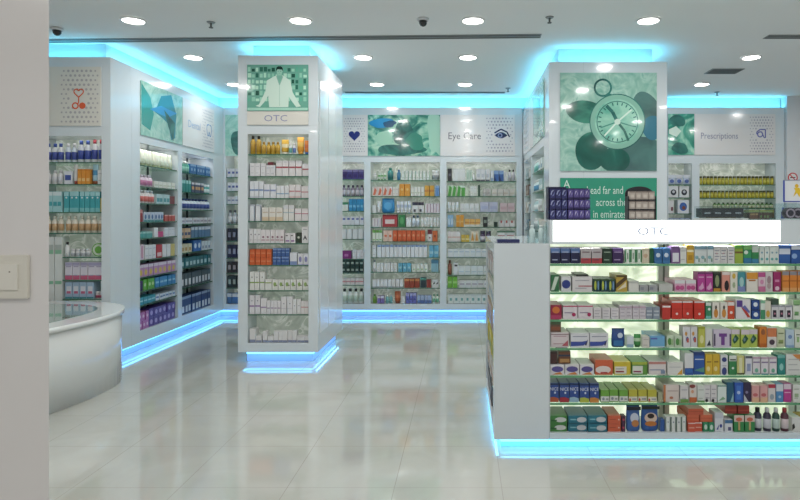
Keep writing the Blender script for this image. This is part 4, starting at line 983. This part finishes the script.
# eye care
r, w, h = sign('eye_care_sign', 'white Eye Care sign with dark eye symbol on back wall', fB, bx(440.4), bx(515), zs0, zs1, OFFW)
c0 = (bx(440.4)+bx(515))/2
b = MB(); b.text('Eye Care', bx(464.5)-c0, h*.5-.005, .105, -.014, G_('74747c'), sx=.92); b.build('lettering', r)
ex = bx(501)-c0; b = MB(); n = G_('26345c')
lens = [(ex-.10+.2*t, h*.5+.05*math.sin(PI*t)) for t in [i/12 for i in range(13)]] + [(ex+.10-.2*t, h*.5-.045*math.sin(PI*t)) for t in [i/12 for i in range(1, 12)]]
b.poly(lens, -.014, n); b.disc(ex-.015, h*.5, .036, -.0146, G_('8c9cc0')); b.disc(ex-.015, h*.5, .020, -.0150, n)
b.stroke([(ex-.10, h*.56), (ex, h*.65), (ex+.09, h*.58), (ex+.13, h*.46)], .022, -.0146, n); b.build('eye_icon', r)
dots(r, ex-.24, w/2-.02, .05, h-.03, (ex, h*.5, .14))
# corner picture left of pillar
r, w, h = sign('corner_picture', 'green picture panel in the back corner left of the pillar', fB, bx(225.5), bx(262), wz(156, DB), zs1, TEALP)
b = MB(); blob(b, -.06, h*.33, .12, .22, -.013, TEALD, w, h, wob=.1, seed=8); blob(b, .1, h*.7, .09, .12, -.0134, TEALD, w, h, wob=.1, seed=9); b.build('printed_picture', r)
# prescriptions
r, w, h = sign('teal_picture', 'small teal picture left of the prescriptions sign', fR, rx(668), rx(694), wz(155, DB), wz(114, DB), TEAL)
b = MB(); blob(b, -.06, h*.83, .12, .09, -.013, TEALD, w, h, wob=.08, seed=11)
blob(b, -.02, h*.16, .12, .09, -.0134, TEALD, w, h, wob=.1, seed=12)
b.poly([(-w/2+.01, h*.62), (-.08, h*.70), (0, h*.58), (-.07, h*.44), (-w/2+.01, h*.52)], -.0138, G_('cfe4d8')); b.build('printed_picture', r)
r, w, h = sign('prescriptions_sign', 'white Prescriptions sign on the right of the back wall', fR, rx(694.5), rx(775), wz(155, DB), wz(114, DB), OFFW)
c0 = (rx(694.5)+rx(775))/2
b = MB(); b.text('Prescriptions', rx(719)-c0, h*.47, .095, -.014, G_('8a8ca4'), sx=.80); b.build('lettering', r)
ex = rx(761)-c0; b = MB(); n = G_('5f64a8')
b.stroke([(ex+.06, h*.42), (ex+.06, h*.62), (ex-.02, h*.62), (ex-.07, h*.56), (ex-.07, h*.5)], .018, -.014, n)
b.ring(ex-.02, h*.5, .03, .047, -.0144, n); b.stroke([(ex+.0, h*.57), (ex+.04, h*.42), (ex+.06, h*.42)], .016, -.0146, n); b.build('prescription_icon', r)
dots(r, ex-.19, w/2-.02, .03, h-.03, (ex, h*.5, .12))
# left unit sign
r, w, h = sign('stethoscope_sign', 'cream sign with a small orange stethoscope heart symbol', fL, xl0, lx(101.5), wz(126, DL), wz(67, DL), OFFC)
c0 = (xl0+lx(101.5))/2; ex = lx(79.5)-c0; b = MB(); n = G_('d9603c')
pts = []
for i in range(33):
    t = 2*PI*i/32; pts.append((ex+.0031*16*math.sin(t)**3, h*.56+.0031*(13*math.cos(t)-5*math.cos(2*t)-2*math.cos(3*t)-math.cos(4*t))))
b.stroke(pts, .012, -.014, n); b.ring(ex-.035, h*.34, .022, .036, -.014, n); b.disc(ex+.038, h*.34, .034, -.0142, n)
b.stroke([(ex, h*.47), (ex, h*.40), (ex-.01, h*.36)], .012, -.0144, n); b.stroke([(ex-.015, h*.60), (ex+.015, h*.60)], .01, -.0146, n); b.build('stethoscope_icon', r)
dots(r, ex-.20, w/2-.01, .02, h-.02, (ex, h*.45, .10), 'b2b0b0', 9, 10)
# left wall signs
r, w, h = sign('teal_shapes_picture', 'picture of overlapping blue green shapes on left wall', fW, wl(140), wl(181.5), 2.46, 3.08, TEALP)
b = MB()
b.poly([(-w/2+.01, h*.95), (-w*.30, h*.75), (-w*.22, h*.45), (-w*.30, h*.12), (-w/2+.01, h*.2)], -.013, G_('3a948c'))
b.poly([(-w*.2, h*.5), (-w*.05, h*.85), (w*.2, h*.95), (w*.33, h*.6), (w*.30, h*.1), (w*.2, h*.04), (w*.12, h*.35), (0, h*.42)], -.0134, G_('2f8492'))
b.poly([(-w*.32, h*.52), (-w*.05, h*.66), (w*.35, h*.62), (w*.1, h*.47)], -.0138, G_('3c9cd0'))
b.poly([(w*.02, h*.6), (w*.12, h*.3), (w*.25, h*.02), (w*.3, h*.4)], -.0142, TEALD); b.build('printed_picture', r)
r, w, h = sign('dental_sign', 'white Dental sign with a faint tooth symbol on left wall', fW, wl(182), wl(213.5), 2.46, 3.08, OFFW)
b = MB(); b.text('Dental', -.16, h*.5, .10, -.014, G_('9cb4d4')); b.build('lettering', r)
b = MB(); b.stroke([(.30, h*.62), (.24, h*.60), (.23, h*.5), (.26, h*.36), (.29, h*.36), (.31, h*.46), (.33, h*.36), (.36, h*.36), (.39, h*.5), (.38, h*.60), (.32, h*.62)], .014, -.014, G_('4c84c0')); b.build('tooth_icon', r)
dots(r, .08, w/2-.03, .04, h-.03, (.31, h*.5, .13), 'aeb0bc')
# pharmacist picture on the pillar
r, w, h = sign('pharmacist_picture', 'green tinted picture of a pharmacist in a white coat above the pillar bay', fP, px_(247.5), px_(308.5), wz(111, DP), wz(65, DP), G_('6aa896'))
b = MB(); rnd = random.Random(4)
for i in range(15):
    for j in range(6):
        x = -w/2+.008+(w-.016)*i/15; z = .10+(h-.11)*j/6
        b.rect(x, z, x+(w-.016)/15*rnd.uniform(.6, .95), z+(h-.11)/6*rnd.uniform(.45, .8), -.0128, G_(rnd.choice(['2c6c5c', '8fcab4', 'b4e0cc', '5fae96', '1f5446', '9cd4bf'])))
b.build('shelf_backdrop', r)
b = MB()
coat = [(-.235, .045), (-.20, .06), (-.13, .21), (-.115, .33), (-.04, .375), (-.01, .39), (.05, .39), (.08, .37), (.135, .33), (.16, .20), (.235, .06), (.25, .04), (.20, .03), (.15, .10), (.12, .15), (.115, .03), (-.09, .03), (-.10, .16), (-.14, .09), (-.19, .03)]
b.poly([(x*.98-.0, z*.93+.01) for x, z in coat], -.0134, G_('cfe6da'))
b.poly([(-.012, .365), (.052, .365), (.02, .27)], -.0138, G_('7fb8a4'))
b.stroke([(-.012, .365), (.02, .27), (.055, .36)], .008, -.0142, G_('8fbcae')); b.stroke([(.02, .27), (.02, .05)], .004, -.0142, G_('9cc8b8'))
b.poly([(-.01, .36), (.05, .36), (.045, .40), (-.005, .40)], -.0138, G_('8cc4b0'))
b.disc(.02, .413, .030, -.0142, G_('9ccfbc'), 20, rz=.040)
b.poly([(-.018, .41), (-.014, .45), (.005, .466), (.035, .466), (.054, .45), (.058, .41), (.047, .43), (.0, .435)], -.0146, G_('16352e'))
b.rect(.002, .412, .014, .416, -.015, G_('2c5c50')); b.rect(.026, .412, .038, .416, -.015, G_('2c5c50')); b.rect(.012, .392, .030, .395, -.015, G_('5c9484'))
b.rect(-w/2+.005, .004, w/2-.005, .032, -.0142, G_('a4d4c2')); b.build('printed_figure', r)
r, w, h = sign('pillar_caption_sign', 'small cream OTC sign under the pharmacist picture', fP, px_(247.5), px_(308.5), wz(125, DP), wz(111.6, DP), OFFC)
b = MB(); b.text('OTC', -.02, h*.5, .066, -.0135, G_('8f94b4'), sx=1.25); b.build('lettering', r)
# compass picture
r, w, h = sign('compass_picture', 'large green picture of a round compass lying on pebbles', fC, wx(560, DC)-xc0, wx(656.5, DC)-xc0, wz(171, DC), wz(73, DC), TEALP)
k = w/96.5   # metres per photo px of the picture
def q(px, py): return ((px-608.2)*k, (171-py)*k)
b = MB()
def bl(px, py, rxp, rzp, y, m, rot=0, seed=0, wob=.02): x, z = q(px, py); blob(b, x, z, rxp*k, rzp*k, y, m, w, h, rot=rot, seed=seed, wob=wob)
PEB = noisy('printed_pebble', [(0.3, '1c4f48'), (0.55, '27685c'), (0.7, '4a9580')], 3.0, 3, .10, .4, .6)
PEB2 = noisy('printed_pebble_grey', [(0.3, '3c5c5c'), (0.6, '56807c')], 3.0, 3, .10, .4, .6)
bl(585, 112, 19, 11.5, -.0125, PEB, rot=-.15, seed=1); bl(591, 151, 16, 19, -.0128, PEB, seed=2)
bl(648, 112, 13, 22, -.0131, PEB2, rot=.5, seed=3); bl(640, 158, 26, 22, -.0134, PEB2, seed=4); bl(614, 160, 16, 12, -.0137, PEB, seed=5); bl(652, 128, 10, 12, -.014, G_('3a7a90'), seed=6)
b.build('printed_pebbles', r)
b = MB(); cx, cz = q(617, 122)
b.ring(*q(602.5, 88), 7.2*k, 9.2*k, -.0142, TEALD, 24); b.rect(q(606, 0)[0], q(0, 100)[1], q(611, 0)[0], q(0, 94)[1], -.0143, TEALD)
b.disc(cx, cz, 28*k, -.0146, TEALD, 40); b.ring(cx, cz, 22.5*k, 27*k, -.015, G_('86baa8'), 40); b.disc(cx, cz, 22.5*k, -.015, noisy('printed_dial', [(0.35, '5fae9a'), (0.6, '9fd4c0')], 4, 4, .1, .4, .8), 40)
b.ring(cx, cz, 20*k, 20.8*k, -.0154, TEALD, 40)
for i in range(24):
    t = 2*PI*i/24; b.stroke([(cx+16.5*k*math.cos(t), cz+16.5*k*math.sin(t)), (cx+19.5*k*math.cos(t), cz+19.5*k*math.sin(t))], 1.1*k, -.0156, TEALD)
b.stroke([q(606, 106), q(612, 112), q(617, 122)], 3.4*k, -.0158, TEALD); b.stroke([q(617, 122), q(624, 131), q(628, 141)], 2.4*k, -.0158, G_('2f6f64'))
b.stroke([q(604, 136), q(617, 122), q(631, 110)], 1.6*k, -.0159, G_('d4ece0')); b.stroke([q(600, 128), q(617, 122), q(634, 127)], 1.2*k, -.0157, G_('4c9484')); b.disc(cx, cz, 3*k, -.0162, G_('cfe6da'))
b.build('printed_compass', r)
r, w, h = sign('slogan_sign', 'green panel with white slogan letters under the compass picture', fC, wx(560, DC)-xc0, wx(656.5, DC)-xc0, 1.15, wz(178, DC), G_('2f9478'))
b = MB(); n = G_('cfe8de')
b.text('A', -w/2+.07, h-.065, .085, -.0135, n, sx=.9)
for i, t_ in enumerate(['ahead far and', 'across the', 'in emirates']):
    b.text(t_, (-.055, .03, .01)[i], h-.129-i*.128, .084, -.0135, n, sx=.66)
b.build('lettering', r)
# aisle side graphic and its glass
r, w, h = sign('aisle_picture', 'glossy green and white picture on the aisle side of the compass block', fS, .98, LS-.08, 2.44, 3.10, TEALP)
b = MB(); b.rect(-w/2+.01, .01, -w*.2, h-.01, -.013, OFFW); blob(b, .2, h*.5, .2, .2, -.0134, TEAL, w, h, wob=.1, seed=3); b.build('printed_picture', r)
r, w, h = sign('aisle_dotted_sign', 'white dotted panel on the aisle side nearest the back wall', fS, .08, .97, 2.44, 3.10, OFFW)
dots(r, -.3, .3, .05, h-.05, (9, 9, .1))

# ------------------------------------------------------------------ ceiling fixtures
LAMPCOL = (1.0, .97, .93); LPW = 7
rowsY = [(5.57, [-3.06, -1.51, .093, 1.72]), (6.87, [-3.09, -1.145, .057, 3.30]), (8.29, [-3.16, -1.19, .028, 3.30]),
         (4.2, [-3.06, -1.5, .09, 1.72, 3.35, 4.9]), (2.9, [-3.9, -1.5, .09, 1.72, 3.35]), (1.3, [-1.5, .09, 1.72, 3.35]), (-.3, [-3.2, -1.5, .09, 1.72, 3.35]), (-1.9, [-3.2, -1.5, .09, 1.72, 3.35]), (5.57, [3.35, 4.9]), (7.6, [4.9])]
mb = MB(); n = 28; ro, ri = .115, .095
mb.ring(0, 0, 0, 0, 0, WHITE, 1) if False else None
for i in range(n):
    a, c = 2*PI*i/n, 2*PI*(i+1)/n
    for (r0, z0, r1, z1) in ((ro, -.001, ro, -.010), (ro, -.010, ri, -.014), (ri, -.014, ri*.97, -.002)):
        mb.face([(r0*math.cos(a), r0*math.sin(a), z0), (r0*math.cos(c), r0*math.sin(c), z0), (r1*math.cos(c), r1*math.sin(c), z1), (r1*math.cos(a), r1*math.sin(a), z1)][::-1], mat('e6e8e8', .4), True)
m_ring = mb.mesh('trim_ring')
mb = MB(); mb.face([(ri*.98*math.cos(2*PI*i/n), ri*.98*math.sin(2*PI*i/n), -.004) for i in range(n)][::-1], LAMP); m_lens = mb.mesh('lens')
seen_l = {0: 'front visible row', 1: 'middle visible row', 2: 'row nearest the back wall'}
for ri_, (y, xs) in enumerate(rowsY):
    for j, x in enumerate(xs):
        r = empty('downlight', (x, y, CEIL)); 
        vis = ri_ < 3
        if vis: lb = f'round recessed ceiling downlight, {ORD[j]} from the left in the {seen_l[ri_]}'
        else: lb = f'round ceiling downlight nearer the shop entrance, row {NUM[ri_]}, {ORD[j]} from left'
        tag(r, lb, 'ceiling light', 'round recessed downlights in the ceiling')
        for nm, me in (('trim_ring', m_ring), ('lens', m_lens)):
            c = bpy.data.objects.new(nm, me); C.objects.link(c); c.parent = r
        area('downlight_beam', (x, y, CEIL-.02), (0, 0, 0), .17, .17, LAMPCOL, LPW, 'DISK')
def slot(name, label, p0, p1, wd):
    a = Vector(p0); c = Vector(p1); L = (c-a).length; r = empty(name, ((a.x+c.x)/2, (a.y+c.y)/2, CEIL), math.atan2(c.y-a.y, c.x-a.x)); tag(r, label, 'vent')
    b = MB(); b.box(-L/2, L/2, -wd/2, wd/2, -.006, -.001, mat('8c9294', .5)); b.build('vent_frame', r)
    b = MB()
    for k in (-.25, .25): b.box(-L/2+.01, L/2-.01, wd*k-wd*.12, wd*k+wd*.12, -.0085, -.006, mat('5c6264', .6))
    b.build('slots', r)
def cw(px, py): d = (CEIL-H)*F/(VY-py); return (wx(px, d), d)
slot('slot_vent', 'long thin slot vent running across the ceiling before the pillar', cw(-20, 41.5), cw(541, 35.7), .13)
slot('slot_vent', 'short slot vent at the right edge of the ceiling', cw(766, 36.5), cw(860, 36.5), .13)
slot('slot_vent', 'thin slot vent just before the back wall cove', (wx(345, 8.85), 8.85), (wx(505, 8.85), 8.85), .09)
x, y = cw(724, 71); r = empty('ceiling_vent', (x, y, CEIL), 0); tag(r, 'square slatted air vent in the ceiling near the prescriptions sign', 'vent')
b = MB(); b.box(-.20, .20, -.13, .13, -.008, -.001, mat('9aa0a2', .5)); b.build('vent_frame', r)
b = MB()
for i in range(7): b.box(-.18, .18, -.115+i*.033, -.095+i*.033, -.014, -.008, mat('5a6062', .5))
b.build('slats', r)
for i, (px, py, lb) in enumerate([(211, 22, 'small metal ceiling sprinkler above the left aisle'), (549.5, 17, 'small metal ceiling sprinkler right of the slot vent'), (575, 96, 'small ceiling sprinkler close to the compass block'), (717, 92, 'small ceiling sprinkler in front of the prescriptions cove')]):
    if i == 2: px, py = 508, 88
    x, y = cw(px, py); r = empty('sprinkler', (x, y, CEIL)); tag(r, lb, 'sprinkler', 'ceiling sprinklers')
    b = MB(); b.loft([(-.012, .03, .03), (-.001, .04, .04)], 14, mats=[mat('9a9e9e', .3, 0, .6)]); b.build('escutcheon', r)
    b = MB(); b.loft([(-.05, .008, .008), (-.012, .011, .011)], 8, mats=[mat('6c7070', .3, 0, .6)]); b.loft([(-.056, .02, .02), (-.05, .02, .02)], 12, mats=[mat('5c6060', .3, 0, .6)]); b.build('sprinkler_head', r)
for px, py, lb in [(423, 18.5, 'small black dome camera on the ceiling in the middle'), (57, 28, 'small black ceiling camera beside the near left column')]:
    x, y = cw(px, py); r = empty('dome_camera', (x, y, CEIL)); tag(r, lb, 'camera')
    b = MB(); b.loft([(-.025, .05, .05), (-.001, .055, .055)], 18, mats=[mat('d8dadc', .4)]); b.build('base', r)
    b = MB(); b.loft([(-.075, .008, .008), (-.068, .024, .024), (-.05, .036, .036), (-.024, .04, .04)], 16, mats=[mat('15171a', .1, .5)]*3); b.build('dome', r)

# ------------------------------------------------------------------ near column switch
dn = 1.3; r = empty('wall_switch', (wx(8.5, dn), dn, wz(298, dn)), 0); tag(r, 'cream square switch plate on the glossy near left column', 'switch')
b = MB(); s_ = 43*dn/F; b.box(-s_/2, s_/2, -.009, -.0005, 0, s_, mat('d3cfc4', .35)); b.build('plate', r)
b = MB(); b.box(-s_*.3, s_*.3, -.012, -.009, s_*.2, s_*.8, mat('dad6cc', .3)); b.disc(s_*.12, s_*.62, .002, -.0123, mat('8c8478'), 8); b.build('rocker', r)

# ------------------------------------------------------------------ things on top of the front counter
zt = ZGT + .001; dT = DG + .18
def onx(px): return wx(px, dT)
sT = F/dT
# packet rack (blue), two faces meeting at an edge
rk = empty('packet_rack', (onx(567), dT, zt), 0); tag(rk, 'dark counter rack holding purple blue packets on the left', 'rack')
xa, xc_ = onx(548.5)-onx(567), onx(590)-onx(567); hh = (220-187)/sT
b = MB(); b.box(xa, 0, .03, .10, 0, hh, mat('1c1c48', .4)); b.box(0, xc_, .05, .12, 0, hh*.96, mat('2a2350', .4)); b.box(xa-.004, xa, -.02, .10, 0, hh, mat('1a1a40', .4)); b.build('rack_back', rk)
b = MB()
for i in range(3): b.box(xa, xc_, -.022, .05, i*hh*.31, i*hh*.31+.004, mat('24244c', .4))
b.build('rack_shelf', rk)
fT = Frame(0, dT-.02, 0)
for i, nm in enumerate(['bottom', 'middle', 'top']):
    fill(fT, 'rack', 'packet', [(zt+i*hh*.31+.004, f'{nm} tier of blue packet rack', f'''549.2 566.8 9.2 3 b 2c2f74 G:.1,.45,.35,.85,.8,.9,.45,.7,.25,.35:a8b0dc;G:.4,.25,.75,.3,.9,.75,.7,.5:8088c8 | navy packet with pale swirl
567.5 589.5 9 4 b 5a4c9c G:.15,.3,.3,.8,.6,.85,.4,.6:c8c0e4;G:.5,.2,.8,.5,.7,.75,.6,.4:a49cd4;B:.15:33286c | violet packet with pale mark''')], onx, lambda p: sT, yoff=-.012, maxd=.045)
# black arched rack
rk = empty('arched_rack', (onx(640.8), dT+.02, zt), 0); tag(rk, 'black arched counter stand holding rows of beige packs', 'rack')
wA = (655-627)/sT; hA = 33.5/sT
b = MB(); arc = [(-wA/2, 0), (wA/2, 0)] + [(wA/2*math.cos(t), hA*.80+hA*.2*math.sin(t)) for t in [PI*i/14 for i in range(15)]]
b.poly(arc, .02, DARK); b.face([(x, .03, z) for x, z in arc][::-1], DARK)
for i in range(len(arc)):
    a, c = arc[i], arc[(i+1) % len(arc)]; b.face([(a[0], .03, a[1]), (c[0], .03, c[1]), (c[0], .02, c[1]), (a[0], .02, a[1])], DARK)
b.build('arched_back', rk)
b = MB(); b.box(-wA/2, -wA/2+.006, -.05, .02, 0, hA*.7, DARK); b.box(wA/2-.006, wA/2, -.05, .02, 0, hA*.7, DARK)
for i in range(3): b.box(-wA/2, wA/2, -.05, .02, i*.066, i*.066+.006, DARK)
b.build('rack_frame', rk)
fA = Frame(0, dT-.028, 0)
for i, nm in enumerate(['bottom', 'middle', 'top']):
    fill(fA, 'arch', 'pack', [(zt+i*.066+.007, f'{nm} tier of black arched stand', '''628.2 653.6 8 4 b c2b4a8 T:.15:8c7c74;R:.2,.2,.8,.6:d8ccc0 | beige pack''')], onx, lambda p: sT, yoff=.0, maxd=.04)
# black display case
cs = empty('display_case', (onx(721.5), dT, zt), 0); tag(cs, 'low black case under clear cover with silver inserts on counter', 'display case')
wc = (745-698)/sT; hc = 13/sT
b = MB(); b.box(-wc/2+.01, wc/2-.03, -.04, .06, .018, hc*.88, DARK); b.build('case_body', cs)
b = MB()
for i in range(4): b.box(-wc/2+.03+i*.07, -wc/2+.07+i*.07, -.0415, -.04, hc*.45, hc*.56, mat('b4b8bc', .2, 0, .8))
b.build('silver_insert', cs)
b = MB(); b.box(-wc/2, wc/2, -.05, .07, .0, .010, mat('c8ccca', .3)); 
for sx in (-1, 1): b.box(sx*wc*.4-.008, sx*wc*.4+.008, -.03, .05, .010, .018, mat('a8acac', .3))
b.build('case_base', cs)
b = MB(); t=.003
for (x0,x1,y0,y1,z0,z1) in ((-wc/2, wc/2, -.055, -.052, .010, hc), (-wc/2, -wc/2+t, -.052, .07, .010, hc), (wc/2-t, wc/2, -.052, .07, .010, hc), (-wc/2, wc/2, -.055, .07, hc, hc+t)): b.box(x0,x1,y0,y1,z0,z1, ACRYL)
b.build('clear_cover', cs)
bxx = empty('acrylic_bin', (onx(758), dT, zt), 0); tag(bxx, 'clear acrylic bin with small brown packs beside black case', 'bin')
wq = 24/sT; hq = 9/sT
b = MB()
for (x0,x1,y0,y1,z0,z1) in ((-wq/2, wq/2, -.04, -.037, 0, hq), (-wq/2, -wq/2+t, -.037, .05, 0, hq), (wq/2-t, wq/2, -.037, .05, 0, hq), (-wq/2, wq/2, .05, .053, 0, hq), (-wq/2+t, wq/2-t, -.037, .05, 0, .003)): b.box(x0,x1,y0,y1,z0,z1, ACRYL)
b.build('bin_walls', bxx)
fill(Frame(0, dT-.03, 0), 'bin', 'pack', [(zt+.004, 'acrylic bin on counter', '''748 757 5.5 3 b 7c4c34 T:.3:b8905c | brown small pack
757.5 768 6 3 b 5c3c30 R:.2,.2,.8,.6:6c8c4c | dark small pack with green panel''')], onx, lambda p: sT, yoff=.0, maxd=.05)
# right: clear box with dark round packs, notice stand
cb = empty('clear_display_box', (onx(796), dT, zt), 0); tag(cb, 'clear box of dark round packs at the right counter end', 'display box')
wq = 34/sT; hq = 16/sT; b = MB()
for (x0,x1,y0,y1,z0,z1) in ((-wq/2, wq/2, -.05, -.047, 0, hq), (-wq/2, -wq/2+t, -.047, .06, 0, hq), (wq/2-t, wq/2, -.047, .06, 0, hq), (-wq/2, wq/2, -.05, .06, hq, hq+t), (-wq/2, wq/2, .06, .063, 0, hq)): b.box(x0,x1,y0,y1,z0,z1, ACRYL)
b.build('clear_box', cb)
b = MB(); b.box(-wq/2+t, wq/2-t, -.046, .055, .001, .006, mat('dfe2e2')); b.build('box_floor', cb)
fill(Frame(0, dT-.035, 0), 'rbox', 'pack', [(zt+.0065, 'clear box right on counter', '''784.5 808 11 3 o 3c2c3c M:x:b8a0b0 | dark round pack with pale ring''')], onx, lambda p: sT, yoff=.0, maxd=.04)
dN = DG+.38; sN = F/dN
ns_ = empty('notice_stand', (wx(798, dN), dN, zt), 0); tag(ns_, 'white notice with yellow figure in a blue edged stand', 'notice')
wN = 27/sN; zN0 = wz(201, dN)-zt; zN1 = wz(180.5, dN)-zt
b = MB(); b.box(-wN/2, wN/2, .0, .006, zN0, zN1, mat('e2e4e6', .3)); b.build('notice_sheet', ns_)
b = MB(); nb = mat('2c3c9c', .4)
b.box(-wN/2-.005, -wN/2, -.004, .010, zN0, zN1, nb); b.box(-wN/2-.005, wN/2, -.004, .010, zN0-.007, zN0, nb); b.box(-wN/2-.005, wN/2, -.004, .010, zN1, zN1+.005, mat('8c90a8')); b.build('stand_frame', ns_)
b = MB(); b.box(-.012, .012, -.003, .008, .008, zN0-.007, mat('c8ccd0')); b.box(-.06, .06, -.04, .05, 0, .008, mat('c8ccd0')); b.build('stand_foot', ns_)
b = MB(); b.disc(-.01, (zN0+zN1)/2+.035, .014, -.001, mat('e0b42c')); b.poly([(-.035, (zN0+zN1)/2-.045), (-.02, (zN0+zN1)/2), (-.03, (zN0+zN1)/2+.02), (.01, (zN0+zN1)/2+.022), (.022, (zN0+zN1)/2-.01), (.01, (zN0+zN1)/2-.05), (-.008, (zN0+zN1)/2-.015)], -.001, mat('e4c034')); b.build('printed_figure', ns_)
bt = MB(); bt.loft([(0, .012, .012), (.05, .013, .013), (.065, .006, .006), (.085, .006, .006)], 12, mats=[mat('2440a0')]*3)
o = bt.build('bottle', None, (wx(783, DG+.27), DG+.27, zt)); tag(o, 'small blue bottle left of the notice stand', 'bottle')
# end section top: flat navy box, bottles in a clear holder
ze = ZGE + .001
o = MB(); o.box(-.075, .075, -.05, .05, 0, .022, mat('252a58', .35)); ob = o.build('flat_box', None, (wx(508, DG+.14), DG+.14, ze)); tag(ob, 'flat navy box lying on the low counter end', 'box')
hl = empty('clear_holder', (wx(537, DG+.12), DG+.12, ze), 0); tag(hl, 'clear acrylic holder standing on the low counter end', 'holder'); b = MB(); wq = 19/(F/(DG+.12)); hq = 21/(F/(DG+.12))
for (x0,x1,y0,y1,z0,z1) in ((-wq/2, wq/2, -.04, -.037, 0, hq*.8), (-wq/2, -wq/2+t, -.037, .04, 0, hq), (wq/2-t, wq/2, -.037, .04, 0, hq), (-wq/2, wq/2, .04, .043, 0, hq)): b.box(x0,x1,y0,y1,z0,z1, ACRYL)
b.build('holder_walls', hl)
for px, wd_ in ((532, 'left'), (541, 'right')):
    b = MB(); m_ = mat('eceeec', .2, .5); b.loft([(0, .019, .019), (.085, .019, .019), (.098, .012, .012), (.10, .012, .012)], 14, mats=[m_]*3)
    o = b.build('bottle', None, (wx(px, DG+.12), DG+.12, ze)); tag(o, f'slim white bottle inside the clear holder, the {wd_} one', 'bottle')
    b = MB(); b.loft([(.10, .012, .012), (.118, .011, .011)], 12, mats=[mat('d8dcdc')]); b.build('cap', o)
# no smoking sign on the right wall panel
r = empty('no_smoking_sign', (wx(793, DB-.06), DB-.05, wz(181, DB)), 0); tag(r, 'small round red and white prohibition sign on right wall', 'sign')
b = MB(); b.disc(0, .05, .075, -.004, mat('e4e2e2'), 24); b.build('disc', r)
b = MB(); b.ring(0, .05, .058, .075, -.0045, mat('c8303c'), 24); b.stroke([(-.045, .095), (.045, .005)], .014, -.0052, mat('c8303c')); b.rect(-.04, .043, .04, .057, -.0048, mat('303030')); b.build('red_symbol', r)

# ------------------------------------------------------------------ camera, world, colour
cam = bpy.data.cameras.new('camera'); co = bpy.data.objects.new('camera', cam); C.objects.link(co)
co.location = (0, 0, H); co.rotation_euler = (PI/2, 0, 0); cam.sensor_width = 36; cam.lens = 36*F/800
cam.shift_x = -(VX-400)/800; cam.shift_y = (VY-250)/800; cam.clip_start = .05
bpy.context.scene.camera = co
wd = bpy.data.worlds.new('world'); bpy.context.scene.world = wd; wd.use_nodes = True
wd.node_tree.nodes['Background'].inputs[0].default_value = (.95, .98, 1, 1); wd.node_tree.nodes['Background'].inputs[1].default_value = 0.47
sc = bpy.context.scene
sc.view_settings.view_transform = 'Standard'; sc.view_settings.look = 'None'; sc.view_settings.gamma = 1.0; sc.view_settings.exposure = 0.0
try: sc.view_settings.use_curve_mapping = False
except Exception: pass
